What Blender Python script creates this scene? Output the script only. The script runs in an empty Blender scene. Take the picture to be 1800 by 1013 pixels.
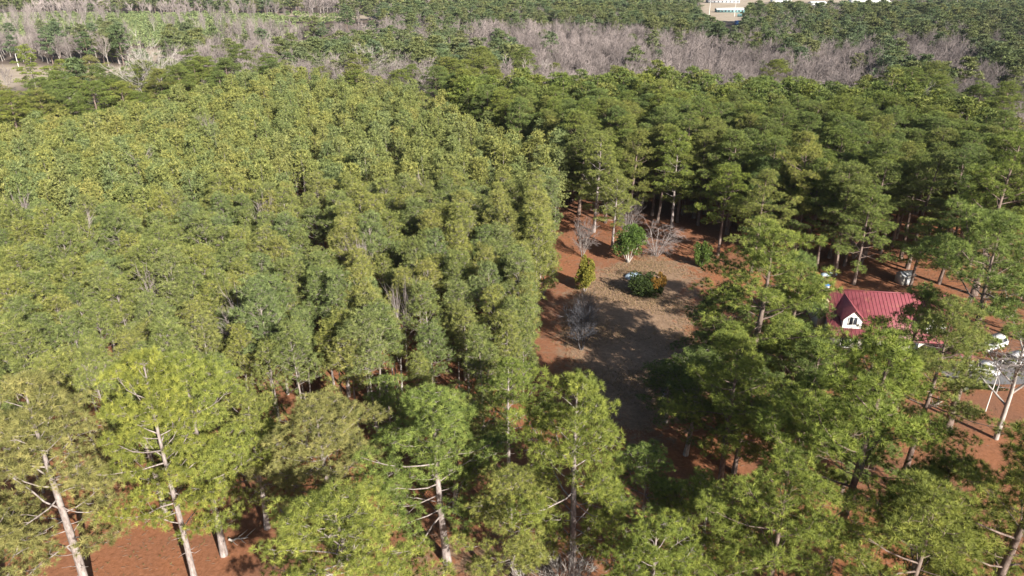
import bpy, math, random
import numpy as np
from mathutils import Vector, Matrix

SC = bpy.context.scene
COL = SC.collection
R = math.radians

# ------------------------------------------------------------------ camera
CAM_H = 55.0
PITCH = R(24.8)
FPX = 1248.0                       # focal length in pixels of an 1800 px wide picture
cd = bpy.data.cameras.new("Camera")
cam = bpy.data.objects.new("Camera", cd)
COL.objects.link(cam)
cam.location = (0, 0, CAM_H)
cam.rotation_euler = (R(90) - PITCH, 0, 0)
cd.sensor_width = 36.0
cd.lens = 36.0 * FPX / 1800.0
cd.clip_start = 0.5
cd.clip_end = 20000
SC.camera = cam

# ------------------------------------------------------------------ world, sun, exposure
SUN_EL, SUN_AZ = R(27.5), R(-34)     # azimuth of the shadows, measured from +Y towards +X
sdir = Vector((-math.sin(SUN_AZ) * math.cos(SUN_EL), -math.cos(SUN_AZ) * math.cos(SUN_EL), math.sin(SUN_EL)))  # towards the sun
w = bpy.data.worlds.new("World")
SC.world = w
w.use_nodes = True
nt = w.node_tree
nt.nodes.clear()
sky = nt.nodes.new("ShaderNodeTexSky")
sky.sky_type = 'NISHITA'
sky.sun_disc = False
sky.sun_elevation = SUN_EL
sky.sun_rotation = math.atan2(sdir.x, sdir.y)
bg = nt.nodes.new("ShaderNodeBackground")
bg.inputs["Strength"].default_value = 0.05
out = nt.nodes.new("ShaderNodeOutputWorld")
nt.links.new(sky.outputs[0], bg.inputs[0])
nt.links.new(bg.outputs[0], out.inputs[0])
sd = bpy.data.lights.new("sun", 'SUN')
sd.energy = 5.0
sd.angle = R(0.5)
sd.color = (1.0, 0.94, 0.84)
sun = bpy.data.objects.new("sun", sd)
COL.objects.link(sun)
sun.rotation_euler = sdir.to_track_quat('Z', 'Y').to_euler()
sun.location = (0, 0, 200)
SC.view_settings.view_transform = 'Standard'
SC.view_settings.look = 'None'
SC.view_settings.exposure = 1.2
SC.view_settings.gamma = 1.0
SC.render.engine = 'CYCLES'
SC.cycles.max_bounces = 5
SC.cycles.diffuse_bounces = 1
SC.cycles.glossy_bounces = 1
SC.cycles.transmission_bounces = 2
SC.cycles.volume_bounces = 0
SC.cycles.caustics_reflective = False
SC.cycles.caustics_refractive = False

# ------------------------------------------------------------------ map helpers
CP, SP = math.cos(PITCH), math.sin(PITCH)

def gp(px, py, z=0.0):
    """the point of the level z that lies under a given direction from the drone"""
    X = (px - 900.0) / FPX; Y = (py - 506.5) / FPX
    f = CP - Y * SP; d = SP + Y * CP
    t = (CAM_H - z) / d
    return (X * t, f * t)

def px_of(x, y, z=0.0):
    dz = CAM_H - z
    dep = y * CP + dz * SP
    return 900 + FPX * x / dep, 506.5 + FPX * (dz * CP - y * SP) / dep

def height_for(x, y, ty):
    lo, hi = 0.5, 45.0
    for _ in range(40):
        m = (lo + hi) / 2
        if px_of(x, y, m)[1] > ty: lo = m
        else: hi = m
    return lo

def inpoly(x, y, poly):
    c = False
    n = len(poly)
    j = n - 1
    for i in range(n):
        xi, yi = poly[i]; xj, yj = poly[j]
        if (yi > y) != (yj > y) and x < (xj - xi) * (y - yi) / (yj - yi) + xi:
            c = not c
        j = i
    return c

def poly_dist(x, y, poly):
    """signed distance to a polygon's outline, positive inside (vectorised)"""
    x = np.asarray(x, float); y = np.asarray(y, float)
    best = np.full(x.shape, 1e9)
    c = np.zeros(x.shape, bool)
    n = len(poly); j = n - 1
    for i in range(n):
        xi, yi = poly[i]; xj, yj = poly[j]
        dx, dy = xj - xi, yj - yi
        t = np.clip(((x - xi) * dx + (y - yi) * dy) / (dx * dx + dy * dy + 1e-9), 0, 1)
        best = np.minimum(best, np.hypot(x - xi - t * dx, y - yi - t * dy))
        cond = ((yi > y) != (yj > y)) & (x < (xj - xi) * (y - yi) / (yj - yi + 1e-12) + xi)
        c ^= cond
        j = i
    return np.where(c, best, -best)

def gh(x, y):
    """height of the land: flat under the stands, gently rolling far away"""
    d = np.hypot(x, y)
    k = np.clip((d - 280) / 500.0, 0, 1)
    near = 0.10 * np.sin(x * 0.11 + 1.0) * np.sin(y * 0.09 + .4) + .05 * np.sin(x * .37 + y * .29)
    near = near * np.clip((np.hypot(x - 58, y - 100) - 16) / 14, 0, 1)
    return near + k * (2.4 * np.sin(x * 0.0062 + 1.3) * np.cos(y * 0.0055 + .6) + 1.6 * np.sin(y * .011 + x * .004))

# ------------------------------------------------------------------ materials
def mat_base(name, rough=0.85):
    m = bpy.data.materials.new(name)
    m.use_nodes = True
    t = m.node_tree
    b = t.nodes["Principled BSDF"]
    b.inputs["Roughness"].default_value = rough
    b.inputs["Specular IOR Level"].default_value = 0.25
    return m, t, b

def N(t, typ, **kw):
    n = t.nodes.new(typ)
    for k, v in kw.items(): setattr(n, k, v)
    return n

def ramp(t, stops, inp):
    n = N(t, "ShaderNodeValToRGB")
    els = n.color_ramp.elements
    while len(els) < len(stops): els.new(0.5)
    for e, (p, c) in zip(els, stops):
        e.position = p
        e.color = (c[0], c[1], c[2], 1)
    t.links.new(inp, n.inputs[0])
    return n.outputs[0]

def noise(t, scale, detail=4, vec=None, rough=.6):
    n = N(t, "ShaderNodeTexNoise")
    n.inputs["Scale"].default_value = scale
    n.inputs["Detail"].default_value = detail
    n.inputs["Roughness"].default_value = rough
    if vec is not None: t.links.new(vec, n.inputs["Vector"])
    return n.outputs[0]

def math_n(t, op, a, b=None, clamp=False):
    n = N(t, "ShaderNodeMath", operation=op, use_clamp=clamp)
    for i, v in enumerate((a, b)):
        if v is None: continue
        if isinstance(v, (int, float)): n.inputs[i].default_value = v
        else: t.links.new(v, n.inputs[i])
    return n.outputs[0]

def mixc(t, fac, a, b, blend='MIX'):
    n = N(t, "ShaderNodeMix", data_type='RGBA', blend_type=blend)
    for sock, v in ((n.inputs[0], fac), (n.inputs[6], a), (n.inputs[7], b)):
        if isinstance(v, (int, float)): sock.default_value = v
        elif isinstance(v, tuple): sock.default_value = (v[0], v[1], v[2], 1)
        else: t.links.new(v, sock)
    return n.outputs[2]

def foliage_mat(name, stops, transl=0.18, tuft=0.58, rough=.6):
    """needles and leaves: one tint per tree, small changes from tuft to tuft"""
    m, t, b = mat_base(name, rough)
    oi = N(t, "ShaderNodeObjectInfo")
    at = N(t, "ShaderNodeAttribute", attribute_name="tree_tint")
    r = math_n(t, 'FRACT', math_n(t, 'ADD', oi.outputs["Random"], at.outputs["Fac"]))
    col = ramp(t, stops, r)
    tt = N(t, "ShaderNodeAttribute", attribute_name="tuft_tint")
    br = math_n(t, 'ADD', math_n(t, 'MULTIPLY', tt.outputs["Fac"], 2 * tuft), 1.05 - tuft)
    hs = N(t, "ShaderNodeHueSaturation")
    t.links.new(col, hs.inputs["Color"])
    t.links.new(br, hs.inputs["Value"])
    t.links.new(math_n(t, 'ADD', math_n(t, 'MULTIPLY', tt.outputs["Fac"], -0.03), 0.515), hs.inputs["Hue"])
    t.links.new(hs.outputs[0], b.inputs["Base Color"])
    tr = N(t, "ShaderNodeBsdfTranslucent")
    t.links.new(hs.outputs[0], tr.inputs["Color"])
    mx = N(t, "ShaderNodeMixShader")
    mx.inputs[0].default_value = transl
    o = t.nodes["Material Output"]
    t.links.new(b.outputs[0], mx.inputs[1])
    t.links.new(tr.outputs[0], mx.inputs[2])
    t.links.new(mx.outputs[0], o.inputs[0])
    return m

def bark_mat(name, c0, c1, scale=6.0, twig=None):
    m, t, b = mat_base(name, .9)
    tc = N(t, "ShaderNodeTexCoord")
    mp = N(t, "ShaderNodeMapping")
    mp.inputs["Scale"].default_value = (1, 1, .3)
    t.links.new(tc.outputs["Object"], mp.inputs[0])
    n = noise(t, scale, 5, mp.outputs[0], .7)
    col = ramp(t, [(.32, c0), (.68, c1)], n)
    if twig is not None:
        at = N(t, "ShaderNodeAttribute", attribute_name="tuft_tint")
        tr = N(t, "ShaderNodeAttribute", attribute_name="tree_tint")
        oi = N(t, "ShaderNodeObjectInfo")
        r = math_n(t, 'FRACT', math_n(t, 'ADD', oi.outputs["Random"], tr.outputs["Fac"]))
        tw = ramp(t, [(0, tuple(v * .75 for v in twig)), (.5, twig), (1, tuple(min(1, v * 1.4) for v in twig))], r)
        col = mixc(t, at.outputs["Fac"], tw, col)
    t.links.new(col, b.inputs["Base Color"])
    bp = N(t, "ShaderNodeBump")
    bp.inputs["Strength"].default_value = .6
    bp.inputs["Distance"].default_value = .05
    t.links.new(n, bp.inputs["Height"])
    t.links.new(bp.outputs[0], b.inputs["Normal"])
    return m

PINE_STOPS = [(0.0, (.185, .235, .050)), (.2, (.235, .265, .055)), (.4, (.150, .210, .060)), (.6, (.250, .260, .065)), (.8, (.180, .240, .065)), (1.0, (.185, .235, .050))]
PLANT_STOPS = [(0.0, (.185, .215, .060)), (.22, (.235, .245, .062)), (.45, (.145, .190, .062)), (.62, (.245, .245, .065)), (.8, (.160, .205, .075)), (1.0, (.185, .215, .060))]
FAR_STOPS = [(0.0, (.13, .165, .065)), (.2, (.18, .195, .07)), (.4, (.10, .145, .06)), (.6, (.17, .18, .075)), (.8, (.12, .165, .085)), (1.0, (.13, .165, .065))]
M_NEEDLE = foliage_mat("pine needles", PINE_STOPS)
M_YELLOW = foliage_mat("yellow green needles", [(0, (.21, .235, .045)), (1, (.23, .245, .05))])
M_DARK_SHADE = foliage_mat("dark and shade-painted pine needles", [(0, (.12, .165, .045)), (1, (.14, .18, .045))])  # some pines' own dark tone; painted-in shade on those beside the clearing
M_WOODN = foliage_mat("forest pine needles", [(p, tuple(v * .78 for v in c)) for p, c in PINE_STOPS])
M_OLIVE = foliage_mat("olive needles", [(0, (.235, .235, .075)), (1, (.235, .225, .075))])
M_PLANT = foliage_mat("plantation needles", PLANT_STOPS)
M_FAR = foliage_mat("far needles", FAR_STOPS, .2)
M_YOUNG = foliage_mat("young pine needles", [(0, (.20, .26, .11)), (.5, (.24, .28, .12)), (1, (.20, .26, .11))], .2)
M_BARK = bark_mat("pine bark", (.13, .10, .09), (.40, .35, .33), 5)
M_BARKD = bark_mat("brown pine bark", (.09, .06, .05), (.26, .20, .17), 5)
M_GREY = bark_mat("grey bare wood", (.26, .23, .21), (.48, .44, .41), 3, (.23, .195, .185))
M_MAUVE = bark_mat("mauve bare wood", (.24, .20, .185), (.46, .40, .375), 3, (.255, .215, .205))
M_WHITEWOOD = bark_mat("pale bare wood", (.30, .27, .25), (.50, .46, .42), 3)
M_LEAF = foliage_mat("broad green leaves", [(0, (.105, .175, .04)), (1, (.12, .18, .04))], .25, .5, .4)
M_JUNI = foliage_mat("golden evergreen leaves", [(0, (.24, .23, .04)), (1, (.24, .23, .04))], .25, .5)
M_DARKB = foliage_mat("dark evergreen leaves", [(0, (.05, .075, .02)), (1, (.05, .075, .02))], .2, .6)
M_RUST = foliage_mat("rust tinted leaves", [(0, (.26, .15, .03)), (1, (.26, .15, .03))], .25, .5)

def plain_mat(name, col, rough=.6, metal=0.0, var=.12, scale=4.0):
    m, t, b = mat_base(name, rough)
    tc = N(t, "ShaderNodeTexCoord")
    n = noise(t, scale, 4, tc.outputs["Object"])
    c = mixc(t, n, tuple(v * (1 - var) for v in col), tuple(min(1, v * (1 + var)) for v in col))
    t.links.new(c, b.inputs["Base Color"])
    b.inputs["Metallic"].default_value = metal
    return m

M_WHITE = plain_mat("white paint", (.78, .78, .76), .5)
M_GLASS = plain_mat("dark window glass", (.03, .035, .045), .12)
M_ASPH = plain_mat("worn asphalt", (.16, .155, .16), .9, 0, .35, 1.2)
M_CARW = plain_mat("white car paint", (.80, .80, .82), .25, 0, .03)
M_TYRE = plain_mat("black tyre rubber", (.02, .02, .02), .8)
M_RIM = plain_mat("grey wheel metal", (.35, .35, .37), .35, .8)
M_BLUE = plain_mat("faded blue plastic", (.06, .19, .45), .5)
M_PALEB = plain_mat("pale blue grey cover", (.42, .52, .62), .5, 0, .2, 6)
M_STONE = plain_mat("tan chimney stone", (.42, .33, .22), .9, 0, .4, 5)
M_SIDING = plain_mat("cream siding", (.52, .48, .42), .8)
M_GREYP = plain_mat("grey painted metal", (.45, .46, .48), .5)
M_MAROON = plain_mat("maroon metal", (.22, .03, .05), .5)
M_TEAL = plain_mat("blue green sheeting", (.14, .27, .28), .6)
M_RED = plain_mat("dark red trim", (.30, .04, .05), .5)

def roof_mat():
    m, t, b = mat_base("red metal roofing", .42)
    tc = N(t, "ShaderNodeTexCoord")
    n = noise(t, 1.3, 5, tc.outputs["Object"])
    n2 = noise(t, 9, 3, tc.outputs["Object"])
    c = mixc(t, n, (.17, .038, .050), (.26, .080, .092))
    n3 = noise(t, .55, 6, tc.outputs["Object"], .7)
    c = mixc(t, ramp(t, [(.56, (0, 0, 0)), (.70, (.75, .75, .75))], n3), c, (.30, .15, .09))
    c = mixc(t, ramp(t, [(.60, (0, 0, 0)), (.75, (.6, .6, .6))], n2), c, (.40, .22, .17))
    t.links.new(c, b.inputs["Base Color"])
    return m
M_ROOF = roof_mat()

# ------------------------------------------------------------------ mesh builders
class MB:
    """collects triangles and quads, then makes one mesh"""
    def __init__(s):
        s.v = []; s.f3 = []; s.f4 = []; s.n = 0; s.at = []
    def add(s, v, f, at=0.5):
        v = np.asarray(v, np.float32).reshape(-1, 3)
        f = np.asarray(f, np.int32)
        s.v.append(v)
        (s.f3 if f.shape[1] == 3 else s.f4).append(f + s.n)
        s.at.append(np.full(len(v), at, np.float32) if np.isscalar(at) else np.asarray(at, np.float32))
        s.n += len(v)
    def arrays(s):
        v = np.concatenate(s.v) if s.v else np.zeros((0, 3), np.float32)
        f3 = np.concatenate(s.f3) if s.f3 else np.zeros((0, 3), np.int32)
        f4 = np.concatenate(s.f4) if s.f4 else np.zeros((0, 4), np.int32)
        return v, f3, f4, np.concatenate(s.at) if s.at else np.zeros(0, np.float32)
    def box(s, x0, y0, z0, x1, y1, z1, M=None):
        v = np.array([(x, y, z) for x in (x0, x1) for y in (y0, y1) for z in (z0, z1)], float)
        if M is not None: v = v @ np.array(M.to_3x3()).T + np.array(M.translation)
        s.add(v, [(0, 1, 3, 2), (4, 6, 7, 5), (0, 4, 5, 1), (2, 3, 7, 6), (0, 2, 6, 4), (1, 5, 7, 3)])
    def prism(s, pts, h0, h1, axis='y'):
        """a closed outline (in the other two axes) extruded along an axis"""
        n = len(pts); v = []
        for h in (h0, h1):
            for a, b in pts:
                v.append({'y': (a, h, b), 'x': (h, a, b), 'z': (a, b, h)}[axis])
        s.add(v, [(i, (i + 1) % n, n + (i + 1) % n, n + i) for i in range(n)])
        c = len(v) 
        s.add([v[i] for i in range(n)] + [tuple(np.mean(v[:n], 0))], [(i, (i + 1) % n, n) for i in range(n)])
        s.add([v[n + i] for i in range(n)] + [tuple(np.mean(v[n:], 0))], [(i, (i + 1) % n, n) for i in range(n)])
    def tube(s, pts, rad, sides=5):
        pts = np.asarray(pts, float); rad = np.asarray(rad, float)
        k = len(pts)
        d = np.gradient(pts, axis=0)
        d /= np.linalg.norm(d, axis=1)[:, None] + 1e-9
        ref = np.array((0, 0, 1.0)) if abs(d[0][2]) < .9 else np.array((1.0, 0, 0))
        u = np.cross(d, ref); u /= np.linalg.norm(u, axis=1)[:, None] + 1e-9
        w_ = np.cross(d, u)
        a = np.arange(sides) * 2 * math.pi / sides
        ring = pts[:, None] + rad[:, None, None] * (np.cos(a)[None, :, None] * u[:, None] + np.sin(a)[None, :, None] * w_[:, None])
        f = []
        for i in range(k - 1):
            for j in range(sides):
                j2 = (j + 1) % sides
                f.append((i * sides + j, i * sides + j2, (i + 1) * sides + j2, (i + 1) * sides + j))
        s.add(ring.reshape(-1, 3), f)
        s.add(np.vstack([ring[-1], pts[-1:]]), [(j, (j + 1) % sides, sides) for j in range(sides)])
        s.add(np.vstack([ring[0], pts[:1]]), [((j + 1) % sides, j, sides) for j in range(sides)])

def mesh_from(name, v, f3, f4, mat, tuft=None, tree=None, smooth=False):
    me = bpy.data.meshes.new(name)
    me.vertices.add(len(v))
    me.vertices.foreach_set("co", np.ascontiguousarray(v, np.float32).ravel())
    nl = len(f3) * 3 + len(f4) * 4
    me.loops.add(nl)
    me.loops.foreach_set("vertex_index", np.concatenate([f3.ravel(), f4.ravel()]).astype(np.int32))
    me.polygons.add(len(f3) + len(f4))
    st = np.concatenate([np.arange(len(f3)) * 3, len(f3) * 3 + np.arange(len(f4)) * 4]).astype(np.int32)
    me.polygons.foreach_set("loop_start", st)
    if tuft is not None:
        me.attributes.new("tuft_tint", 'FLOAT', 'POINT').data.foreach_set("value", tuft.astype(np.float32))
    if tree is not None:
        me.attributes.new("tree_tint", 'FLOAT', 'POINT').data.foreach_set("value", tree.astype(np.float32))
    me.update(calc_edges=True)
    if smooth:
        me.polygons.foreach_set("use_smooth", np.ones(len(me.polygons), bool))
    me.materials.append(mat)
    return me

def mesh_of(mb, name, mat, smooth=False):
    v, f3, f4, at = mb.arrays()
    return mesh_from(name, v, f3, f4, mat, at, None, smooth)

def link(name, me, parent=None, loc=None, rz=0.0, **props):
    o = bpy.data.objects.new(name, me)
    COL.objects.link(o)
    if parent is not None: o.parent = parent
    if loc is not None: o.location = loc
    if rz: o.rotation_euler = (0, 0, rz)
    for k, v in props.items(): o[k] = v
    return o

def thing(name, label, cat, loc, rz=0.0, group=None, scale=1.0):
    o = bpy.data.objects.new(name, None)
    o.empty_display_size = .5
    COL.objects.link(o)
    o.location = loc; o.rotation_euler = (0, 0, rz); o.scale = (scale,) * 3 if np.isscalar(scale) else scale
    o["label"] = label; o["category"] = cat
    if group: o["group"] = group
    return o

# ------------------------------------------------------------------ trees
def norm(a):
    return a / (np.linalg.norm(a, axis=-1, keepdims=True) + 1e-9)

def tufts_mesh(mb, P, D, size, blades, rng, width=.16, spread=1.0):
    """bursts of needles: each a fan of thin blades round its shoot's direction"""
    n = len(P)
    if n == 0: return
    P = np.repeat(P, blades, 0); D = np.repeat(D, blades, 0)
    sz = np.repeat(size * rng.uniform(.75, 1.2, n), blades) * rng.uniform(.7, 1.1, n * blades)
    r = rng.normal(size=(n * blades, 3))
    d = norm(norm(r) * spread + D * .62)
    side = norm(np.cross(d, rng.normal(size=d.shape)))
    wd = (sz * width)[:, None]
    a = P - d * (sz * .05)[:, None] - side * wd; b = P - d * (sz * .05)[:, None] + side * wd
    tip = P + d * sz[:, None]
    V = np.stack([a, b, tip], 1).reshape(-1, 3)
    F = np.arange(len(V)).reshape(-1, 3)
    tint = np.repeat(np.repeat(np.clip(rng.normal(.5, .27, n), 0, 1), blades), 3)
    mb.add(V, F, tint)

def pine_skeleton(seed, H, cb, Rad, nl, kind):
    """trunk and limb polylines and the shoots that carry needles.
    kind 'tall': open irregular crown of spreading limbs; 'stand': narrow crown of rising limbs"""
    rng = np.random.default_rng(seed)
    k = 9
    zs = np.linspace(0, H * .97, k)
    lean = rng.normal(0, .012, 2)
    ph = rng.uniform(0, 6.28, 2)
    tr = np.stack([lean[0] * zs + .10 * np.sin(zs / H * 5 + ph[0]) * zs / H * 2, lean[1] * zs + .10 * np.sin(zs / H * 4 + ph[1]) * zs / H * 2, zs], 1)
    tr[:, :2] -= tr[0, :2]
    rb = (.0150 if kind == 'tall' else .0095) * H
    rad = rb * (1 - (zs / H) ** 1.3 * .88); rad[0] *= 1.25
    limbs = []; shoots = []; dirs = []
    az = rng.uniform(0, 6.28)
    lop = rng.uniform(0, 6.28)
    for i in range(nl):
        u = (i + rng.uniform(0, .9)) / nl
        u = u ** (.9 if kind == 'tall' else .85)
        h = H * (cb + (1 - cb) * .97 * u)
        az += 2.4 + rng.uniform(-.6, .6)
        if kind == 'tall':
            prof = (math.sin(math.pi * min(1, (u * .74 + .26))) ** .7) * (1.08 - .34 * u) * (.68 + .52 * rng.random())
            if rng.random() < .13: prof *= .5
            el = R(rng.uniform(-10, 16) + 38 * u ** 1.4)
        else:
            prof = (1.0 - .80 * u ** 1.5) * (.78 + .38 * rng.random()) * min(1, .55 + u * 2.2)
            el = R(rng.uniform(14, 32) + 34 * u)
        L = Rad * prof * (1 + .16 * math.cos(az - lop))
        if L < .5: L = .5
        base = np.array([np.interp(h, zs, tr[:, 0]), np.interp(h, zs, tr[:, 1]), h])
        pts = [base]; d = np.array([math.cos(az) * math.cos(el), math.sin(az) * math.cos(el), math.sin(el)])
        ns = 5; a = az; e = el
        for s_ in range(ns):
            a += rng.normal(0, .20); e += rng.normal(.05, .12) + (.07 if s_ > 1 else 0)
            e = min(e, 1.3)
            d = np.array([math.cos(a) * math.cos(e), math.sin(a) * math.cos(e), math.sin(e)])
            pts.append(pts[-1] + d * L / ns)
        pts = np.array(pts)
        r0 = (.012 + .0105 * L) * (1.0 if kind == 'tall' else .72)
        limbs.append((pts, np.linspace(r0, .02, len(pts)), 4))
        # side branches, each ending in a puff of shoots turned up and outwards
        tall = kind == 'tall'
        nb = max(2, int(round(L * (1.05 if tall else 1.25) + rng.uniform(0, 1.2))))
        for b in range(nb):
            last = b == nb - 1
            t = (1.0 if last else rng.uniform(.34 if tall else .2, .92)) * (len(pts) - 1)
            j = min(int(t), len(pts) - 2); q = pts[j] + (pts[j + 1] - pts[j]) * (t - j)
            sgn = 1 if b % 2 else -1
            aa = a + sgn * rng.uniform(.4, 1.3); ee = rng.uniform(.0, .8)
            bd = np.array([math.cos(aa) * math.cos(ee), math.sin(aa) * math.cos(ee), math.sin(ee)])
            bl = .05 if last else rng.uniform(.5, .75) + .16 * L * rng.random()
            q3 = q + bd * bl
            if not last:
                limbs.append((np.array([q, (q + q3) / 2 + rng.normal(0, .05, 3), q3]), np.array([.032, .024, .013]), 3))
            rp = rng.uniform(.50, .85) * (1.0 if tall else .82)
            m = int((26 if tall else 22) * (rp / .7) ** 2)
            u = rng.normal(size=(m, 3)); u[:, 2] = np.abs(u[:, 2]) * .9 - .18
            u = norm(u)
            rr_ = rng.uniform(.55, 1.0, (m, 1))
            pp = q3 + u * rr_ * np.array([rp * 1.15, rp * 1.15, rp * (.60 if tall else .72)])
            dd = norm(u + np.array([0, 0, .45]))
            shoots.extend(pp); dirs.extend(dd)
            for c in range(4):
                k_ = rng.integers(0, m)
                limbs.append((np.array([q3, pp[k_]]), np.array([.016, .007]), 3))
    for c in range(10):
        shoots.append(tr[-1] + rng.normal(0, .25, 3) + np.array([0, 0, .15])); dirs.append(norm(np.array([0, 0, 1.0]) + rng.normal(0, .4, 3)))
    # dead stubs under the crown
    for c in range(8 if kind == 'tall' else 6):
        h = H * rng.uniform(cb * .55, cb * 1.05)
        a = rng.uniform(0, 6.28); L = rng.uniform(.3, 1.3)
        base = np.array([np.interp(h, zs, tr[:, 0]), np.interp(h, zs, tr[:, 1]), h])
        limbs.append((np.array([base, base + np.array([math.cos(a), math.sin(a), -.05]) * L * .6, base + np.array([math.cos(a + .3), math.sin(a + .3), .1]) * L]), np.array([.035, .025, .01]), 3))
    return tr, rad, limbs, np.array(shoots), np.array(dirs)

def pine_meshes(seed, H, cb, Rad, nl, kind, frac=1.0, size=.34, blades=22, width=.085, sides=8, wood=True, cell=0.0):
    tr, rad, limbs, P, D = pine_skeleton(seed, H, cb, Rad, nl, kind)
    rng = np.random.default_rng(seed + 7)
    wb = MB()
    wb.tube(tr, rad, sides)
    if wood:
        for pts, rr, sd_ in limbs: wb.tube(pts, rr, sd_ if sides > 4 else 3)
    fb = MB()
    if cell > 0:                       # keep the bursts apart, so that each one reads
        q = np.floor(P / cell + rng.uniform(0, 1, 3)).astype(int)
        _, first = np.unique(q, axis=0, return_index=True)
        P, D = P[first], D[first]
    if frac < 1:
        keep = rng.random(len(P)) < frac
        P, D = P[keep], D[keep]
    tufts_mesh(fb, P, D, size, blades, rng, width)
    return wb, fb

def bare_meshes(seed, H, spread, kind='tree', levels=3, tw=1.0, twig=True, sides=6):
    """a leafless broadleaf tree: forking limbs ending in fine twigs"""
    rng = np.random.default_rng(seed)
    mb = MB()
    tips = []
    def grow(p, a, e, L, r, lev):
        n = 4 if lev < 2 else 3
        pts = [p]; rr = [r]
        for i in range(n):
            a += rng.normal(0, .18); e += rng.normal(.04, .10)
            e = min(e, 1.55)
            d = np.array([math.cos(a) * math.cos(e), math.sin(a) * math.cos(e), math.sin(e)])
            pts.append(pts[-1] + d * L / n)
            rr.append(r * (1 - .6 * (i + 1) / n))
        pts = np.array(pts)
        nv0 = len(mb.at)
        mb.tube(pts, np.array(rr), max(3, sides - lev * 2))
        for q_ in range(nv0, len(mb.at)): mb.at[q_][:] = (1.0, .9, .45, .2)[min(lev, 3)]
        if lev >= levels:
            tips.append((pts, a, e, L))
            return
        nc = {0: 9, 1: 6, 2: 5}.get(lev, 4)
        for c in range(nc):
            t = (.35 if lev == 0 else .2) + (.65 if lev == 0 else .8) * (c + rng.random()) / nc
            t = min(t, 1) * (len(pts) - 1)
            j = min(int(t), len(pts) - 2)
            q = pts[j] + (pts[j + 1] - pts[j]) * (t - j)
            a2 = a + (1 if c % 2 else -1) * rng.uniform(.3, 1.3) if lev else rng.uniform(0, 6.28) + c * 2.4
            e2 = e - rng.uniform(.15, .9) * spread if lev else R(90) - rng.uniform(.35, 1.0) * spread
            grow(q, a2, e2, L * rng.uniform(.42, .62), rr[j] * .58, lev + 1)
    if kind == 'tree':
        grow(np.zeros(3), rng.uniform(0, 6), 1.5, H * .72, H * .014, 0)
    else:
        for s_ in range(7):
            a = s_ * .9 + rng.uniform(-.3, .3)
            grow(np.array([math.cos(a) * .2, math.sin(a) * .2, 0]), a, 1.5 - rng.uniform(.15, .6) * spread, H * .62, H * .010, 1)
    if twig:
        P = []; Q = []
        for pts, a, e, L in tips:
            for c in range(6):
                t = rng.uniform(.15, 1) * (len(pts) - 1); j = min(int(t), len(pts) - 2)
                q = pts[j] + (pts[j + 1] - pts[j]) * (t - j)
                aa = a + rng.uniform(-1.2, 1.2); ee = min(1.5, e + rng.uniform(-.5, .6))
                d = np.array([math.cos(aa) * math.cos(ee), math.sin(aa) * math.cos(ee), math.sin(ee)])
                P.append(q); Q.append(q + d * L * rng.uniform(.5, .95))
        P = np.array(P); Q = np.array(Q)
        side = norm(np.cross(Q - P, rng.normal(size=P.shape))) * .018 * tw
        V = np.stack([P - side, P + side, Q], 1).reshape(-1, 3)
        mb.add(V, np.arange(len(V)).reshape(-1, 3), 0.0)
        side2 = norm(np.cross(Q - P, side)) * .018 * tw
        V = np.stack([P - side2, P + side2, Q], 1).reshape(-1, 3)
        mb.add(V, np.arange(len(V)).reshape(-1, 3), 0.0)
    return mb

def leafy_mesh(seed, rx, ry, rz, zc, n, size, taper=0.0, lumps=9):
    """a shrub or small tree crown: leaf sized faces spread through an uneven lumpy volume"""
    rng = np.random.default_rng(seed)
    lumps = int(lumps * 2.2)
    L = norm(rng.normal(size=(lumps, 3))) * rng.uniform(.3, .88, (lumps, 1))
    rad = rng.uniform(.20, .40, lumps)
    idx = rng.integers(0, lumps, n)
    P = L[idx] + norm(rng.normal(size=(n, 3))) * (rad[idx] * rng.uniform(.6, 1.0, n) ** .5)[:, None]
    D = norm(P + np.array([0, 0, .3]))
    s_ = 1 - taper * np.clip((P[:, 2:3] + .6) / 1.6, 0, 1)
    P = P * np.array([rx, ry, rz]) * np.concatenate([s_, s_, np.ones_like(s_)], 1) + np.array([0, 0, zc])
    mb = MB()
    tufts_mesh(mb, P, D, size, 5, rng, .28, 1.0)
    return mb

random.seed(5)
RNG = np.random.default_rng(11)

def place_tree(name, wm, fm, x, y, rz, sc, label, cat, group):
    """an individual tree: an empty at its foot with a trunk and a crown"""
    o = thing(name, label, cat, (x, y, float(gh(x, y)) - .06), rz, group, sc)
    o.rotation_euler = (math.sin(x * 12.9 + y) * .035, math.cos(x * 3.1 + y * 7.7) * .035, rz)
    link("trunk", wm, o)
    if fm is not None: link("crown", fm, o)
    return o

# --- the tall open crowned pines: a handful of forms
TALL = []
for i in range(8):
    H = 20.0
    wb, fb = pine_meshes(100 + i, H, .50 if i == 7 else .24 + .06 * (i % 3), 5.6, 36 if i == 7 else 42, 'tall', 1.0, .37, 44, .040, 8, True, .36)
    TALL.append((mesh_of(wb, "tall pine trunk", M_BARK, True), mesh_of(fb, "tall pine crown", M_NEEDLE), fb))
TALLF = []
for i in range(5):
    wb, fb = pine_meshes(140 + i, 20.0, .42 + .05 * (i % 3), 3.9, 34, 'tall', .95, .42, 20, .052, 6, True, .30)
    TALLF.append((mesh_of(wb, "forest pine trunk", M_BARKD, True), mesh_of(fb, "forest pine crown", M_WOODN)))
EDGE = []
for i in range(4):
    wb, fb = pine_meshes(230 + i, 15.0, .10 + .05 * (i % 3), 3.5, 46, 'stand', .95, .40, 20, .050, 6, True, .29)
    EDGE.append((mesh_of(wb, "edge pine trunk", M_BARK, True), mesh_of(fb, "edge pine crown", M_PLANT)))
EDGET = []
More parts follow.
